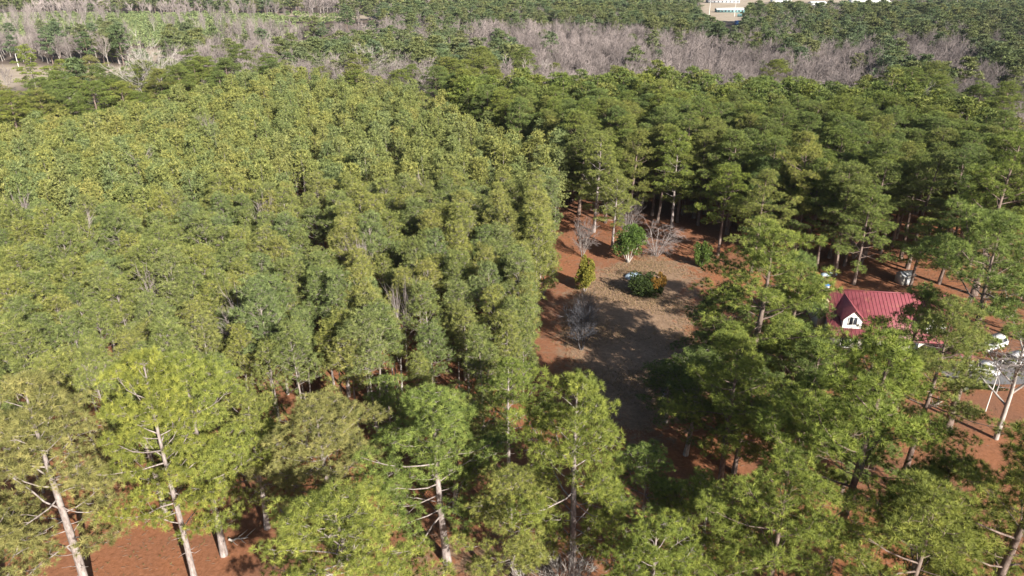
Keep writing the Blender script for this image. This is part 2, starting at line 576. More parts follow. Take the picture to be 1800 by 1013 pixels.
for i in range(3):
    wb, fb = pine_meshes(240 + i, 20.0, .18 + .05 * (i % 3), 4.7, 46, 'tall', .95, .42, 20, .052, 6, True, .30)
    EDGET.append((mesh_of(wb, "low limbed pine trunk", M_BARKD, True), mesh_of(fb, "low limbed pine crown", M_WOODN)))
STAND = []
for i in range(7):
    wb, fb = pine_meshes(200 + i, 15.0, .48 + .03 * (i % 3), 3.05, 34, 'stand', .95, .40, 20, .050, 6, True, .29)
    STAND.append((mesh_of(wb, "plantation pine trunk", M_BARK, True), mesh_of(fb, "plantation pine crown", M_PLANT)))

def with_mat(me, mat):
    m = me.copy(); m.materials.clear(); m.materials.append(mat); return m

# --- foreground and clearing-side pines, each one where it stands
FG = [
 # bx, by, top y, crown radius, form, colour, label
 (165, 1075, 668, 6.3, 0, 'o', "wide olive green pine at the left edge with its pale trunk half showing"),
 (10, 1190, 850, 5.5, 3, 'o', "olive pine cut by the lower left corner of the picture"),
 (349, 1050, 622, 4.6, 1, 'y', "bright yellow green pine with a long bare leaning trunk over red ground"),
 (394, 976, 632, 5.2, 2, 'n', "forked pine beside the yellow green pine, its trunk foot in open red pine straw"),
 (602, 992, 700, 6.0, 4, 'o', "olive pine with a white trunk and long level limbs left of the front middle"),
 (648, 1190, 872, 6.2, 5, 'n', "pine at the bottom edge with heavy pale dead limbs below the white trunked pine"),
 (786, 988, 682, 6.2, 6, 'n', "broad greyish green pine with a slim white trunk just left of the clearing's mouth"),
 (1003, 1045, 652, 5.6, 0, 'b', "bright pointed pine standing alone at the near end of the clearing"),
 (1262, 885, 604, 5.2, 2, 'b', "pine on the clearing's near right side, in front of the biggest clearing pine"),
 (1300, 742, 396, 7.6, 0, 'n', "big dense rounded pine between the clearing and the red roofed house"),
 (1440, 1035, 596, 6.8, 4, 'b', "large pine before the left half of the red roofed house"),
 (1588, 838, 535, 5.2, 1, 'n', "pine whose crown hides the middle of the red roof"),
 (1664, 757, 398, 7.0, 7, 'n', "tall pine with a dark leaning trunk beside the driveway"),
 (1690, 1190, 765, 7.0, 6, 'b', "low spreading pine filling the lower right corner"),
 (1335, 1150, 800, 5.5, 1, 'b', "pine at the bottom edge right of the bright pointed pine"),
 (1712, 520, 232, 7.5, 0, 'n', "massive wide crowned pine behind the white cars at the right side"),
 (1044, 408, 236, 5.4, 6, 'n', "tiered pine at the far left end of the clearing, taller than its neighbour"),
 (1076, 434, 300, 4.2, 4, 'n', "slim pine with a bare dark lower trunk at the far end of the clearing"),
 (1262, 448, 290, 4.6, 5, 'b', "light green pine at the far right edge of the clearing"),
 (1392, 452, 236, 5.6, 2, 'n', "tall full pine behind the big rounded clearing pine"),
 (698, 879, 668, 3.2, 1, 'n', "slender pine with a short shadow on bare red straw between two broad front pines"),
 (1205, 800, 628, 4.4, 2, 'd', "small green pine toned dark for shade under the big rounded pine"),
 (1500, 500, 330, 5.0, 3, 'n', "pine just behind the left end of the red roof"),
 (1600, 505, 385, 4.6, 4, 'n', "pine behind the middle of the red roof beside the pale shed"),
 (1180, 400, 235, 5.0, 1, 'n', "pine behind the mauve multi stemmed bare tree"),
 (1130, 1180, 905, 4.6, 3, 'b', "short pine whose top meets the bottom edge right of the pointed pine"),
 (1530, 1230, 880, 6.0, 2, 'b', "pine whose top meets the bottom edge in front of the large house pine"),
 (1362, 722, 452, 6.0, 6, 'n', "pine standing close behind the big rounded pine on its right side"),
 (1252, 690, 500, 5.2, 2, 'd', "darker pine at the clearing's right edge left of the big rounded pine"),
 (1515, 730, 560, 4.2, 3, 'b', "narrow pine just in front of the red roof's lower edge"),
 (1575, 720, 515, 4.0, 4, 'n', "slim pine standing before the middle of the red roof"),
 (1700, 545, 372, 5.8, 2, 'n', "full crowned pine just beyond the right end of the red roofed house"),
 (1650, 500, 345, 5.0, 0, 'd', "dark pine in the wood's edge right of the pale shed"),
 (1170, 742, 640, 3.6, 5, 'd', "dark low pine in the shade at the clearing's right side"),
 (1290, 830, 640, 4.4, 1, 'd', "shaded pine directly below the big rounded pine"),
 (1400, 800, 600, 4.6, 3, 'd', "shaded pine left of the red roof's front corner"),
 (800, 900, 690, 4.6, 0, 'n', "greyish pine behind the broad slim trunked pine"),
 (290, 900, 640, 4.4, 6, 'n', "pine behind the yellow green pine, its top just above it"),
 (895, 830, 640, 3.8, 4, 'n', "pine on the left bank of the clearing's shaded mouth"),
 (1225, 735, 610, 4.6, 3, 'd', "shade-darkened lower pine between the big rounded pine and the clearing's shade"),
 (1372, 735, 560, 4.6, 0, 'n', "pine filling the gap between the big rounded pine and the red roof's left end"),
 (1380, 900, 690, 4.8, 5, 'b', "middle sized pine just left of the large house pine"),
 (1475, 880, 665, 4.4, 6, 'n', "pine between the large house pine and the one hiding the red roof"),
 (1570, 1110, 800, 5.0, 3, 'b', "low limbed pine between the large house pine and the lower right corner"),
 (1120, 1010, 800, 4.0, 2, 'n', "smaller pine crowding the right side of the bright pointed pine"),
 (352, 192, 86, 8.0, 0, 'd', "big dark round crowned pine right of the large white leafless tree"),
 (434, 172, 78, 8.6, 6, 'd', "big dark round crowned pine furthest right behind the plantation's left end"),
 (176, 198, 100, 6.6, 2, 'o', "olive pine in front of the small tan field at the left"),
 (72, 182, 80, 6.0, 3, 'b', "fresh green pine beside the small white lamp post"),
 (128, 196, 106, 6.4, 4, 'b', "bright green pine between the two left hand fields"),
 (20, 235, 150, 6.5, 5, 'o', "olive pine at the left edge below the tan field"),
 (236, 190, 118, 5.0, 1, 'n', "pine just left of the large white leafless tree"),
 (145, 100, 68, 6.0, 0, 'd', "dark pine against the bare trees left of the far mown field"),
 (210, 112, 78, 6.5, 2, 'd', "dark pine touching the left end of the far mown field"),
 (310, 118, 72, 6.0, 5, 'd', "dark pine touching the right end of the far mown field"),
 (905, 1060, 830, 4.2, 5, 'n', "small pine left of the bright pointed pine's trunk"),
 (470, 930, 700, 4.4, 3, 'n', "pine filling the space between the forked pine and the white trunked olive pine"),
 (1215, 1090, 850, 4.6, 0, 'b', "pine at the foot of the front slope between two larger bottom edge pines"),
 (1435, 470, 300, 4.8, 1, 'd', "dark pine at the wood's edge left of the red roof's chimney"),
 (1320, 480, 300, 5.0, 6, 'n', "pine whose lower limbs overlap the big rounded pine's top"),
 (1800, 600, 420, 5.0, 3, 'n', "pine right behind the white cars at the right edge"),
 (1810, 1010, 700, 4.0, 4, 'b', "small pine cut by the right edge below the bare limbed snag pine"),
]
FG_MATS = {'o': M_OLIVE, 'y': M_YELLOW, 'n': M_NEEDLE, 'd': M_DARK_SHADE, 'b': foliage_mat("fresh green needles", [(0, (.19, .24, .045)), (1, (.215, .24, .05))])}
mesh_cache = {}
fg_xy = []
for k, (bx, by, ty, rad, form, colr, lab) in enumerate(FG):
    x, y = gp(bx, by)
    h = height_for(x, y, ty)
    key = (form, colr)
    if key not in mesh_cache:
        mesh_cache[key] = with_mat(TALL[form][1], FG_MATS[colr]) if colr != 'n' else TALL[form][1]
    if bx > 1240 and ('trunk', form) not in mesh_cache: mesh_cache[('trunk', form)] = with_mat(TALL[form][0], M_BARKD)
    wm = mesh_cache[('trunk', form)] if bx > 1240 else TALL[form][0]
    s = h / 20.0
    sr = rad / 5.0 * 1.08
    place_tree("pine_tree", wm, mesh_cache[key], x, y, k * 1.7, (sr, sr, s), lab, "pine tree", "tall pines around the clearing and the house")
    fg_xy.append((x, y, rad, h))
    print(k, round(x, 1), round(y, 1), round(h, 1))

# ------------------------------------------------------------------ the woods
def G(*pts): return [gp(a, b) for a, b in pts]
PLANTATION = G((-700, 900), (-60, 890), (180, 870), (400, 856), (455, 800), (600, 790), (800, 785), (900, 752), (908, 690), (922, 640), (940, 560), (956, 490), (964, 440), (972, 395), (990, 345)) + \
             [gp(960, 255, 12), gp(830, 200, 12), gp(770, 175, 14), gp(700, 150, 14), gp(610, 150, 14), gp(540, 132, 14), gp(430, 140, 14), gp(330, 165, 14), gp(210, 200, 14), gp(80, 215, 14), gp(-60, 240, 14), gp(-500, 330, 14)]
TALLWOOD = G((990, 350), (1020, 395), (1130, 395), (1215, 405), (1290, 430), (1400, 470), (1450, 495), (1540, 480), (1640, 470), (1760, 500), (1960, 560), (2400, 640)) + \
           [gp(2300, 262, 18), gp(1900, 254, 18), gp(1800, 228, 18), gp(1650, 186, 18), gp(1560, 150, 18), gp(1450, 160, 18), gp(1300, 150, 18), gp(1150, 138, 18), gp(1000, 150, 18), gp(880, 146, 18), gp(800, 162, 18), gp(775, 184, 18), gp(840, 205, 14), gp(965, 262, 12)]

def near_fg(x, y, k=1.0):
    for fx, fy, fr, fh_ in fg_xy:
        if (fx - x) ** 2 + (fy - y) ** 2 < (k * fr * .55) ** 2: return True
    return False

def fill(poly, step, jit, seed, rot=0.0):
    rng = np.random.default_rng(seed)
    xs = [p[0] for p in poly]; ys = [p[1] for p in poly]
    c, s = math.cos(rot), math.sin(rot)
    cx, cy = np.mean(xs), np.mean(ys)
    Rr = max(max(xs) - min(xs), max(ys) - min(ys)) * .75
    out_ = []
    n = int(Rr / step) + 1
    for i in range(-n, n + 1):
        for j in range(-n, n + 1):
            u = i * step + rng.uniform(-jit, jit) * step; v = j * step + rng.uniform(-jit, jit) * step
            x = cx + u * c - v * s; y = cy + u * s + v * c
            if inpoly(x, y, poly): out_.append((x, y))
    return out_

def in_view(x, y, z=15, m=90):
    dep = y * CP + (CAM_H - z) * SP
    if dep < 5: return False
    px, py = px_of(x, y, z)
    return -m < px < 1800 + m and py < 1013 + 500

def merge(specs, protos):
    """many trees as one mesh: protos = list of (v, f3, f4, tuft)"""
    V = []; F3 = []; F4 = []; T = []; TT = []; n = 0
    rng = np.random.default_rng(3)
    for (x, y, z, rz, sx, sz, pi, tint) in specs:
        v, f3, f4, at = protos[pi]
        c, s = math.cos(rz) * sx, math.sin(rz) * sx
        w_ = np.empty_like(v)
        w_[:, 0] = v[:, 0] * c - v[:, 1] * s + x
        w_[:, 1] = v[:, 0] * s + v[:, 1] * c + y
        w_[:, 2] = v[:, 2] * sz + z
        V.append(w_); F3.append(f3 + n); F4.append(f4 + n); T.append(at); TT.append(np.full(len(v), tint, np.float32)); n += len(v)
    return np.concatenate(V), np.concatenate(F3), np.concatenate(F4), np.concatenate(T), np.concatenate(TT)

def stuff_forest(name, label, cat, specs, wood_protos, leaf_protos, wmat, lmat):
    """woods beyond counting: one object, its crowns a part of it"""
    v, f3, f4, t, tt = merge(specs, wood_protos)
    o = link(name, mesh_from(name, v, f3, f4, wmat, t, tt), label=label, category=cat, kind="stuff")
    if leaf_protos:
        v, f3, f4, t, tt = merge(specs, leaf_protos)
        link("canopy", mesh_from("canopy", v, f3, f4, lmat, t, tt), o, kind="stuff")
    return o

# plantation on the left
pl = [(x, y) for x, y in fill(PLANTATION, 4.25, .38, 21, .3) if in_view(x, y) and math.sin(x * 1.7 + y * 2.3) * math.sin(x * .9 - y * 1.1) < .80]
_r = np.random.default_rng(99)
_e = G((898, 755), (908, 690), (922, 640), (940, 560), (956, 490), (964, 440), (972, 395), (990, 345))
for (xa, ya), (xb, yb) in zip(_e[:-1], _e[1:]):
    n_ = max(1, int(math.hypot(xb - xa, yb - ya) / 3.0))
    for q_ in range(n_):
        u_ = (q_ + _r.uniform(.2, .8)) / n_
        pl.append((xa + (xb - xa) * u_ + _r.uniform(-3.2, 1.2), ya + (yb - ya) * u_))
pl.sort(key=lambda p: math.hypot(p[0], p[1]))
edge_d = poly_dist([p[0] for p in pl], [p[1] for p in pl], PLANTATION)
rest = []
for k, (x, y) in enumerate(pl):
    s = float(RNG.uniform(.85, 1.28)); sz = s ** .6 * float(RNG.uniform(.84, 1.15))
    rz = float(RNG.uniform(0, 6.28))
    if k < 300:
        px, py = px_of(x, y)
        if edge_d[k] < 4.5 and px > 780:
            lab = "plantation pine in the sunlit right hand edge row facing the clearing"; g = "plantation pines along the clearing edge"
        elif edge_d[k] < 4.5:
            lab = "plantation pine in the front row above the dark gap behind the broad front pines"; g = "plantation pines of the front row"
        elif px < 450:
            lab = "slender plantation pine inside the near left part of the dense stand"; g = "plantation pines inside the near left stand"
        else:
            lab = "slender plantation pine inside the near middle part of the dense stand"; g = "plantation pines inside the near middle stand"
        src = EDGE if edge_d[k] < 3.6 and px > 700 else STAND
        i = k % len(src)
        place_tree("plantation_pine", src[i][0], src[i][1], x, y, rz, (s * 1.02, s * 1.02, sz), lab, "plantation pine", g)
    else:
        rest.append((x, y, float(gh(x, y)), rz, s * 1.02, sz, k % 4, float(RNG.random())))
print("plantation", len(pl))
def protos(kind, seeds, H, cb, Rad, nl, frac, size, blades, width, wood=False):
    W = []; F = []
    for s_ in seeds:
        wb, fb = pine_meshes(s_, H, cb, Rad, nl, kind, frac, size, blades, width, 4, wood)
        W.append(wb.arrays()); F.append(fb.arrays())
    return W, F
SW, SF = protos('stand', range(200, 204), 15.0, .44, 2.75, 34, .36, .50, 6, .14)
near_rest = [r for r in rest if math.hypot(r[0], r[1]) < 1e9]
if rest:
    stuff_forest("plantation_woods", "far rows of the dense young pine plantation merging into one green canopy", "pine plantation", rest, SW, SF, M_BARK, foliage_mat("far plantation needles", [(p, (c[0] * .97, c[1] * .95, c[2] * 1.0)) for p, c in PLANT_STOPS], .12, .45))

# the tall dark wood on the right and behind the clearing
HOUSE_C = (58.6, 101.5)
def free(x, y):
    if near_fg(x, y): return False
    if math.hypot(x - HOUSE_C[0], y - HOUSE_C[1]) < 14: return False
    return True
tw_ = [(x, y) for x, y in fill(TALLWOOD, 5.1, .38, 31, .1) if in_view(x, y, 18) and free(x, y)]
rng = np.random.default_rng(8)
tw2 = []
for x, y in tw_:
    px, py = px_of(x, y)
    if 1390 < px < 1580 and py > 400 and rng.random() < .15: continue
    tw2.append((x, y))
tw2.sort(key=lambda p: math.hypot(p[0], p[1]))
rest = []
ed = poly_dist([p[0] for p in tw2], [p[1] for p in tw2], TALLWOOD)
for k, (x, y) in enumerate(tw2):
    s = float(RNG.uniform(.9, 1.55)); sz = (.66 + .31 * s) * float(RNG.uniform(.90, 1.08))
    rz = float(RNG.uniform(0, 6.28))
    if k < 270:
        px, py = px_of(x, y)
        if px > 1390 and py > 380:
            lab = "tall bare trunked pine over the red straw floor behind the red roofed house"; g = "forest pines behind the house"
        elif ed[k] < 7 and px < 1390:
            lab = "forest pine in the first row closing the far end of the clearing"; g = "forest pines at the clearing's far end"
        elif px > 1390:
            lab = "forest pine deep in the dark wood beyond the house"; g = "forest pines beyond the house"
        else:
            lab = "forest pine deep in the dark wood beyond the clearing"; g = "forest pines beyond the clearing"
        src = EDGET if ed[k] < 6 and 970 < px < 1380 and k % 3 else TALLF
        i = (k // 3 + k) % len(src)
        place_tree("forest_pine", src[i][0], src[i][1], x, y, rz, (s, s, sz), lab, "forest pine", g)
    else:
        rest.append((x, y, float(gh(x, y)), rz, s * 1.05, sz, k % 4, float(RNG.random())))
print("tall wood", len(tw2))
TW, TF = protos('tall', range(140, 144), 20.0, .45, 3.9, 30, .26, .62, 6, .15)
if rest:
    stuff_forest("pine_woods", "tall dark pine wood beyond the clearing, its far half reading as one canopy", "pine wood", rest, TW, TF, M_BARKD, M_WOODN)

# ------------------------------------------------------------------ beyond: belts of bare hardwood, pine, young pine and fields
# land cover seen at canopy level: (kind, outline)
COVER = [
 ('town', [(1228, -20), (1228, 16), (1248, 38), (1306, 42), (1318, 8), (1440, 3), (1560, 6), (1590, -20)]),
 ('field', [(-200, 112), (-200, 178), (20, 162), (60, 140), (130, 137), (246, 139), (250, 116), (120, 118), (60, 116)]),
 ('field', [(225, 84), (235, 108), (292, 106), (298, 86)]),
 ('dirt', [(490, 26), (490, 31), (668, 38), (665, 30)]),
 ('bare', [(-200, 52), (-200, 108), (70, 112), (185, 100), (180, 62), (90, 46)]),
 ('sparse', [(-200, 108), (-200, 260), (340, 190), (300, 100), (230, 90), (100, 100)]),
 ('pine', [(180, 46), (180, 90), (240, 84), (330, 84), (380, 66), (330, 48)]),
 ('bare', [(290, 66), (290, 92), (420, 98), (500, 84), (500, 66)]),
 ('young', [(280, 46), (330, 70), (520, 84), (640, 66), (540, 44)]),
 ('bare', [(380, 40), (400, 58), (640, 62), (650, 32), (520, 34)]),
 ('snag', [(-200, 8), (-200, 50), (330, 46), (560, 40), (600, 8)]),
 ('pine', [(500, 84), (430, 140), (560, 150), (640, 120), (630, 70)]),
 ('bare', [(560, 100), (560, 150), (760, 160), (790, 130), (700, 100)]),
 ('tall', [(645, 34), (650, 70), (830, 74), (830, 36)]),
 ('pine', [(690, 72), (700, 110), (820, 130), (920, 110), (900, 74), (800, 68)]),
 ('mauve', [(820, 36), (830, 74), (905, 78), (860, 175), (1300, 175), (1330, 60), (1130, 50), (1000, 38)]),
 ('pine', [(980, 10), (1060, 44), (1180, 64), (1320, 80), (1500, 76), (1560, 40), (1560, 16), (1300, 20), (1240, 44), (1200, 0)]),
 ('mauve', [(1250, 70), (1250, 170), (1420, 180), (1530, 185), (1560, 110), (1540, 60), (1440, 72)]),
 ('pine', [(1330, 74), (1360, 118), (1440, 120), (1480, 80)]),
 ('mauve', [(1580, 56), (1590, 125), (1720, 130), (1700, 62)]),
 ('bare', [(1720, 120), (1620, 160), (1800, 215), (2000, 230), (2000, 140)]),
 ('pine', [(1500, 12), (1500, 125), (1700, 150), (2100, 190), (2100, 0)]),
 ('young', [(-200, 2), (-200, 52), (500, 50), (620, 8)]),
 ('pine', [(600, 4), (640, 40), (1000, 40), (1230, 14), (1230, -2)]),
]
def cover(px, py):
    for k, poly in COVER:
        if inpoly(px, py, poly): return k
    return 'mix'
rng = np.random.default_rng(77)
cells = []
def scan(d0, d1, step):
    y = d0
    while y < d1:
        hw = y * .80 + 30
        for i in range(int(2 * hw / step)):
            x = -hw + i * step + rng.uniform(-.45, .45) * step
            yy = y + rng.uniform(-.45, .45) * step
            cells.append((x, yy, step))
        y += step
scan(150, 420, 6.8)
scan(420, 760, 9.0)
scan(760, 1500, 13.0)
BASEPOLY = [PLANTATION, TALLWOOD]
keep = [c for c in cells if not inpoly(c[0], c[1], PLANTATION) and not inpoly(c[0], c[1], TALLWOOD)]
spec = {'pine': [], 'bare': [], 'mauve': [], 'young': [], 'snag': [], 'farpine': [], 'farbare': []}
FIELD_PX = []
for x, y, st in keep:
    px, py = px_of(x, y, 14)
    if not (-90 < px < 1890): continue
    if py > 262: continue
    # nothing of this belt stands in front of the stands
    if y < 200 and px > 400: continue
    k = cover(px, py)
    k0 = cover(*px_of(x, y, 0))
    if k0 in ('town', 'field', 'dirt'): continue
    z = float(gh(x, y)); far = y > 700
    rz = float(rng.uniform(0, 6.28)); t = float(rng.random()); u = rng.random()
    clump = math.sin(x * .045 + 1.7 * math.sin(y * .02)) + math.sin(y * .05 + x * .02)
    if k in ('town', 'field', 'dirt'): continue
    if any(cover(*px_of(x, y, q)) in ('field', 'dirt', 'town') for q in (4, 8, 11, 17)) and rng.random() < .93: continue
    if near_fg(x, y): continue
    # keep the view on to fields open
    if k == 'sparse':
        if u < .6: continue
        kk = 'bare' if clump > .75 and rng.random() < .7 else 'pine'
    elif k == 'pine': kk = 'bare' if (clump > .9 and u < .7) or u < .10 else 'pine'
    elif k == 'bare': kk = 'bare' if u > .10 else 'pine'
    elif k == 'mauve': kk = 'mauve' if u > .06 else ('pine' if u > .025 else 'bare')
    elif k == 'tall': kk = 'bare' if u > .3 else 'pine'
    elif k == 'young': kk = 'young' if u > .02 else 'snag'
    elif k == 'snag': kk = 'snag' if u < .10 + .06 * clump else 'young'
    else: kk = ('bare' if clump > .1 else 'pine') if u > .25 else 'mauve'
    s = float(rng.uniform(.75, 1.2))
    if kk == 'pine': spec['farpine' if far else 'pine'].append((x, y, z, rz, s * (1.8 if far else 1.4), s * (1.05 if not far else .95), int(rng.integers(0, 4)), t))
    elif kk in ('bare', 'mauve'):
        spec['farbare' if far else kk].append((x, y, z, rz, s * (1.7 if far else 1.25), s * 1.05, int(rng.integers(0, 3)), t))
    elif kk == 'snag': spec['snag'].append((x, y, z, rz, s, s, int(rng.integers(0, 3)), t))
    else:
        for _ in range(6 if far else 4):
            spec['young'].append((x + rng.uniform(-.5, .5) * st, y + rng.uniform(-.5, .5) * st, z, rz, s * (1.5 if far else 1.1), s * .8, int(rng.integers(0, 4)), (t + .1 * _) % 1))
print({k: len(v) for k, v in spec.items()})

# individual bare trees and pines of the belts: the nearest ones are things of their own
BW = [bare_meshes(300 + i, 12.5, .75, 'tree', 3, 1.3) for i in range(4)]
BARE_ME = [mesh_of(b, "bare tree trunk", M_GREY) for b in BW]
MAUVE_ME = [with_mat(m, M_MAUVE) for m in BARE_ME]
for key, n_ind, meshes, nm, lab, g in (
    ('bare', 110, BARE_ME, "bare_tree", "grey leafless tree in the nearer scrub beyond the plantation", "grey leafless trees beyond the plantation"),
    ('mauve', 120, MAUVE_ME, "bare_tree", "mauve leafless tree in the nearer edge of the long bare wood", "mauve leafless trees in the bare wood belt")):
    spec[key].sort(key=lambda r: math.hypot(r[0], r[1]))
    for j, (x, y, z, rz, sx, sz, pi, t) in enumerate(spec[key][:n_ind]):
        o = thing(nm, lab, "bare tree", (x, y, z - .05), rz, g, (sx, sx, sz))
        link("trunk", meshes[j % 4], o)
    spec[key] = spec[key][n_ind:]
spec['pine'].sort(key=lambda r: math.hypot(r[0], r[1]))
for j, (x, y, z, rz, sx, sz, pi, t) in enumerate(spec['pine'][:130]):
    i = j % len(TALLF)
    place_tree("far_pine", TALLF[i][0], TALLF[i][1], x, y, rz, (sx * 1.05, sx * 1.05, sz * .9),
               "round topped pine in the scattered pines beyond the plantation", "far pine", "scattered pines beyond the plantation")
spec['pine'] = spec['pine'][130:]

FW, FF = protos('tall', range(160, 164), 17.0, .32, 3.9, 26, .36, .78, 5, .19)
FFW, FFF = protos('tall', range(170, 174), 17.0, .3, 3.9, 20, .13, 1.25, 4, .26)
stuff_forest("pine_forest", "distant belts of mixed dark pines beyond the stands", "pine forest", spec['pine'], FW, FF, M_BARKD, M_FAR)
stuff_forest("distant_forest", "hazy far off pine forest along the top of the view", "pine forest", spec['farpine'], FFW, FFF, M_BARKD, M_FAR)
BM = [bare_meshes(320 + i, 12.5, .75, 'tree', 2, 2.8, True, 4).arrays() for i in range(3)]
BF = [bare_meshes(330 + i, 11, .75, 'tree', 1, 9.0, True, 3).arrays() for i in range(3)]
stuff_forest("grey_bare_woods", "pale grey leafless woods scattered among the distant pines", "bare woods", spec['bare'], BM, None, M_GREY, None)
stuff_forest("mauve_bare_woods", "long belt of mauve brown leafless woods beyond the tall pines", "bare woods", spec['mauve'], BM, None, M_MAUVE, None)
stuff_forest("distant_bare_woods", "hazy leafless woods far off among the distant pines", "bare woods", spec['farbare'], BF, None, M_GREY, None)
SN = [bare_meshes(340 + i, 13, .5, 'tree', 2, 2.0, True, 4).arrays() for i in range(3)]
stuff_forest("snags", "scattered pale standing trees over the far young pines", "snags", spec['snag'], SN, None, M_GREY, None)
YP = []
for i in range(4):
    r_ = np.random.default_rng(500 + i); b = MB()
    n = 16; hh = r_.uniform(.15, 1, n) ** .8
    P = np.stack([r_.normal(0, 1, n) * (1.15 - hh) * .9, r_.normal(0, 1, n) * (1.15 - hh) * .9, hh * 6.0], 1)
    tufts_mesh(b, P, np.tile([0, 0, 1.0], (n, 1)), 1.3, 4, r_, .28)
    YP.append(b.arrays())
v, f3, f4, t_, tt_ = merge(spec['young'], YP)
link("young_pines", mesh_from("young pines", v, f3, f4, M_YOUNG, t_, tt_), label="smooth pale green field of closely planted young pines in the distance", category="young pines", kind="stuff")

# single marked trees
def bare_thing(px, py, H, label, seed, spread=.8, mat=None, kind='tree', levels=3, name="bare_tree", cat="bare tree", tw=1.4, wscale=1.0):
    x, y = gp(px, py)
    me = mesh_of(bare_meshes(seed, H, spread, kind, levels, tw), "bare tree", mat or M_GREY)
    o = thing(name, label, cat, (x, y, float(gh(x, y)) - .05), seed * .7, None, (wscale, wscale, 1))
    link("trunk", me, o)
    return o
bare_thing(282, 222, 29, "large white leafless spreading tree behind the plantation's left end", 601, .85, M_WHITEWOOD, "multi", 3, tw=2.6)
DEAD = [mesh_of(bare_meshes(640 + i, 12.5, .5, 'tree', 2, 1.6), "dead plantation tree", M_GREY) for i in range(2)]
for i, (px_, py_) in enumerate([(300, 560), (640, 500), (150, 470), (470, 420), (760, 380), (250, 330), (520, 310), (60, 420), (420, 620), (700, 600), (830, 470), (380, 260)]):
    x, y = gp(px_, py_, 8)
    o = thing("dead_tree", "grey dead tree with bare upright twigs standing among the green plantation pines", "dead tree", (x, y, float(gh(x, y))), i * 1.3, "dead trees in the plantation", (1, 1, 1.08 + .02 * (i % 4)))
    link("trunk", DEAD[i % 2], o)
bare_thing(128, 248, 13, "pale leafless tree with an upright top among the left hand pines", 602, .7, M_WHITEWOOD, tw=2.5)
bare_thing(60, 268, 9, "low pale leafless tree in the far left corner of the plantation", 603, .9, M_WHITEWOOD, tw=2.5)
bare_thing(655, 172, 24, "wide pale leafless tree beyond the middle of the plantation", 604, 1.3, M_WHITEWOOD, "multi", 3, tw=2.6)
bare_thing(958, 175, 13, "small white leafless tree at the rim of the tall dark wood", 605, .7, M_WHITEWOOD, tw=3)
bare_thing(1592, 268, 17, "dead white topped tree standing above the dark wood", 606, .6, M_WHITEWOOD, tw=2)
bare_thing(1154, 450, 9.0, "wide vase shaped mauve bare tree at the far end of the clearing", 611, 1.35, M_MAUVE, 'multi', 3, "crape_myrtle", "crape myrtle", .9, 1.15)
bare_thing(1100, 415, 8.0, "thin grey bare tree right behind the round green tree", 612, .8, M_GREY, 'multi', 3, "bare_tree", "bare tree", .8)
bare_thing(1024, 452, 8.0, "silvery bare bush at the far left end of the clearing", 613, .6, M_GREY, 'multi', 3, "bare_shrub", "bare shrub", 1.2, .85)
bare_thing(1022, 615, 8.0, "dim bluish bare shrub in deep shade on the clearing's left side", 614, .8, bark_mat("shade-darkened bare wood", (.07, .065, .07), (.16, .15, .155), 3, (.07, .07, .08)), 'multi', 3, "bare_shrub", "bare shrub", 1.0)  # dark bluish wood colour paints in the shade over this shrub
bare_thing(1030, 560, 5, "pale twiggy low shrub under the golden evergreen", 615, .9, M_GREY, 'multi', 3, "bare_shrub", "bare shrub", 1.0)
bare_thing(985, 1105, 9.0, "white bare sapling reaching up at the bottom edge beside the pointed pine's trunk", 616, .8, M_WHITEWOOD, 'multi', 3, "bare_sapling", "bare tree", 1.0)
bare_thing(1500, 455, 6.0, "brown bare understorey tree among the trunks behind the house", 617, .9, M_MAUVE, 'multi', 3, "bare_tree", "bare tree", 1.0)
# the near snag pine at the right edge
x, y = gp(1750, 772)
o = thing("snag_pine", "thick trunked pine with long silvery dead limbs and hardly any needles at the right edge", "snag pine", (x, y, 0), .6, None, (1.25, 1.25, 1))
link("trunk", mesh_of(bare_meshes(621, 19, 1.15, 'tree', 3, 1.1, True, 8), "snag trunk", M_GREY, True), o)
wb, fb = pine_meshes(622, 17, .5, 4.5, 18, 'tall', .16, .36, 18, .08)
link("crown", mesh_of(fb, "snag crown", M_NEEDLE), o)

# ------------------------------------------------------------------ clearing plants
def round_tree(px, py, label, name, cat, crown, stems, mat, wmat, seed, rz=0.0):
    x, y = gp(px, py)
    o = thing(name, label, cat, (x, y, float(gh(x, y)) - .03), rz)
    if stems is not None:
        link("trunk", mesh_of(stems, name + " trunk", wmat, True), o)
    link("crown", mesh_of(crown, name + " crown", mat), o)
    return o
def stems(seed, n, h, spread, r):
    r_ = np.random.default_rng(seed); b = MB()
    for i in range(n):
        a = i * 6.28 / n + r_.uniform(-.4, .4)
        p = np.array([math.cos(a) * .15, math.sin(a) * .15, 0]); pts = [p]
        for s_ in range(4):
            p = p + np.array([math.cos(a) * spread / 4, math.sin(a) * spread / 4, h / 4]) + r_.normal(0, .07, 3); pts.append(p)
        b.tube(pts, np.linspace(r, r * .35, 5), 6)
    return b
round_tree(1104, 462, "round fresh green tree with pale forked stems at the far end of the clearing", "green_tree", "evergreen tree",
           leafy_mesh(701, 3.5, 3.1, 3.3, 4.9, 3900, .30, .1, 16), stems(1, 6, 4.6, 1.9, .11), M_LEAF, M_WHITEWOOD, 1)
round_tree(1028, 512, "golden green pointed evergreen on the left side of the clearing", "golden_evergreen", "evergreen shrub",
           leafy_mesh(702, 2.6, 2.4, 3.6, 3.6, 3000, .28, .5, 14), stems(2, 3, 2.4, .5, .08), M_JUNI, M_GREY, 2)
o = round_tree(1127, 518, "wide dark bush in the middle of the clearing with rust tinted leaves on one side", "dark_bush", "bush",
           leafy_mesh(703, 3.6, 3.0, 2.5, 2.0, 4000, .30, .1, 16), None, M_DARKB, M_GREY, 3)
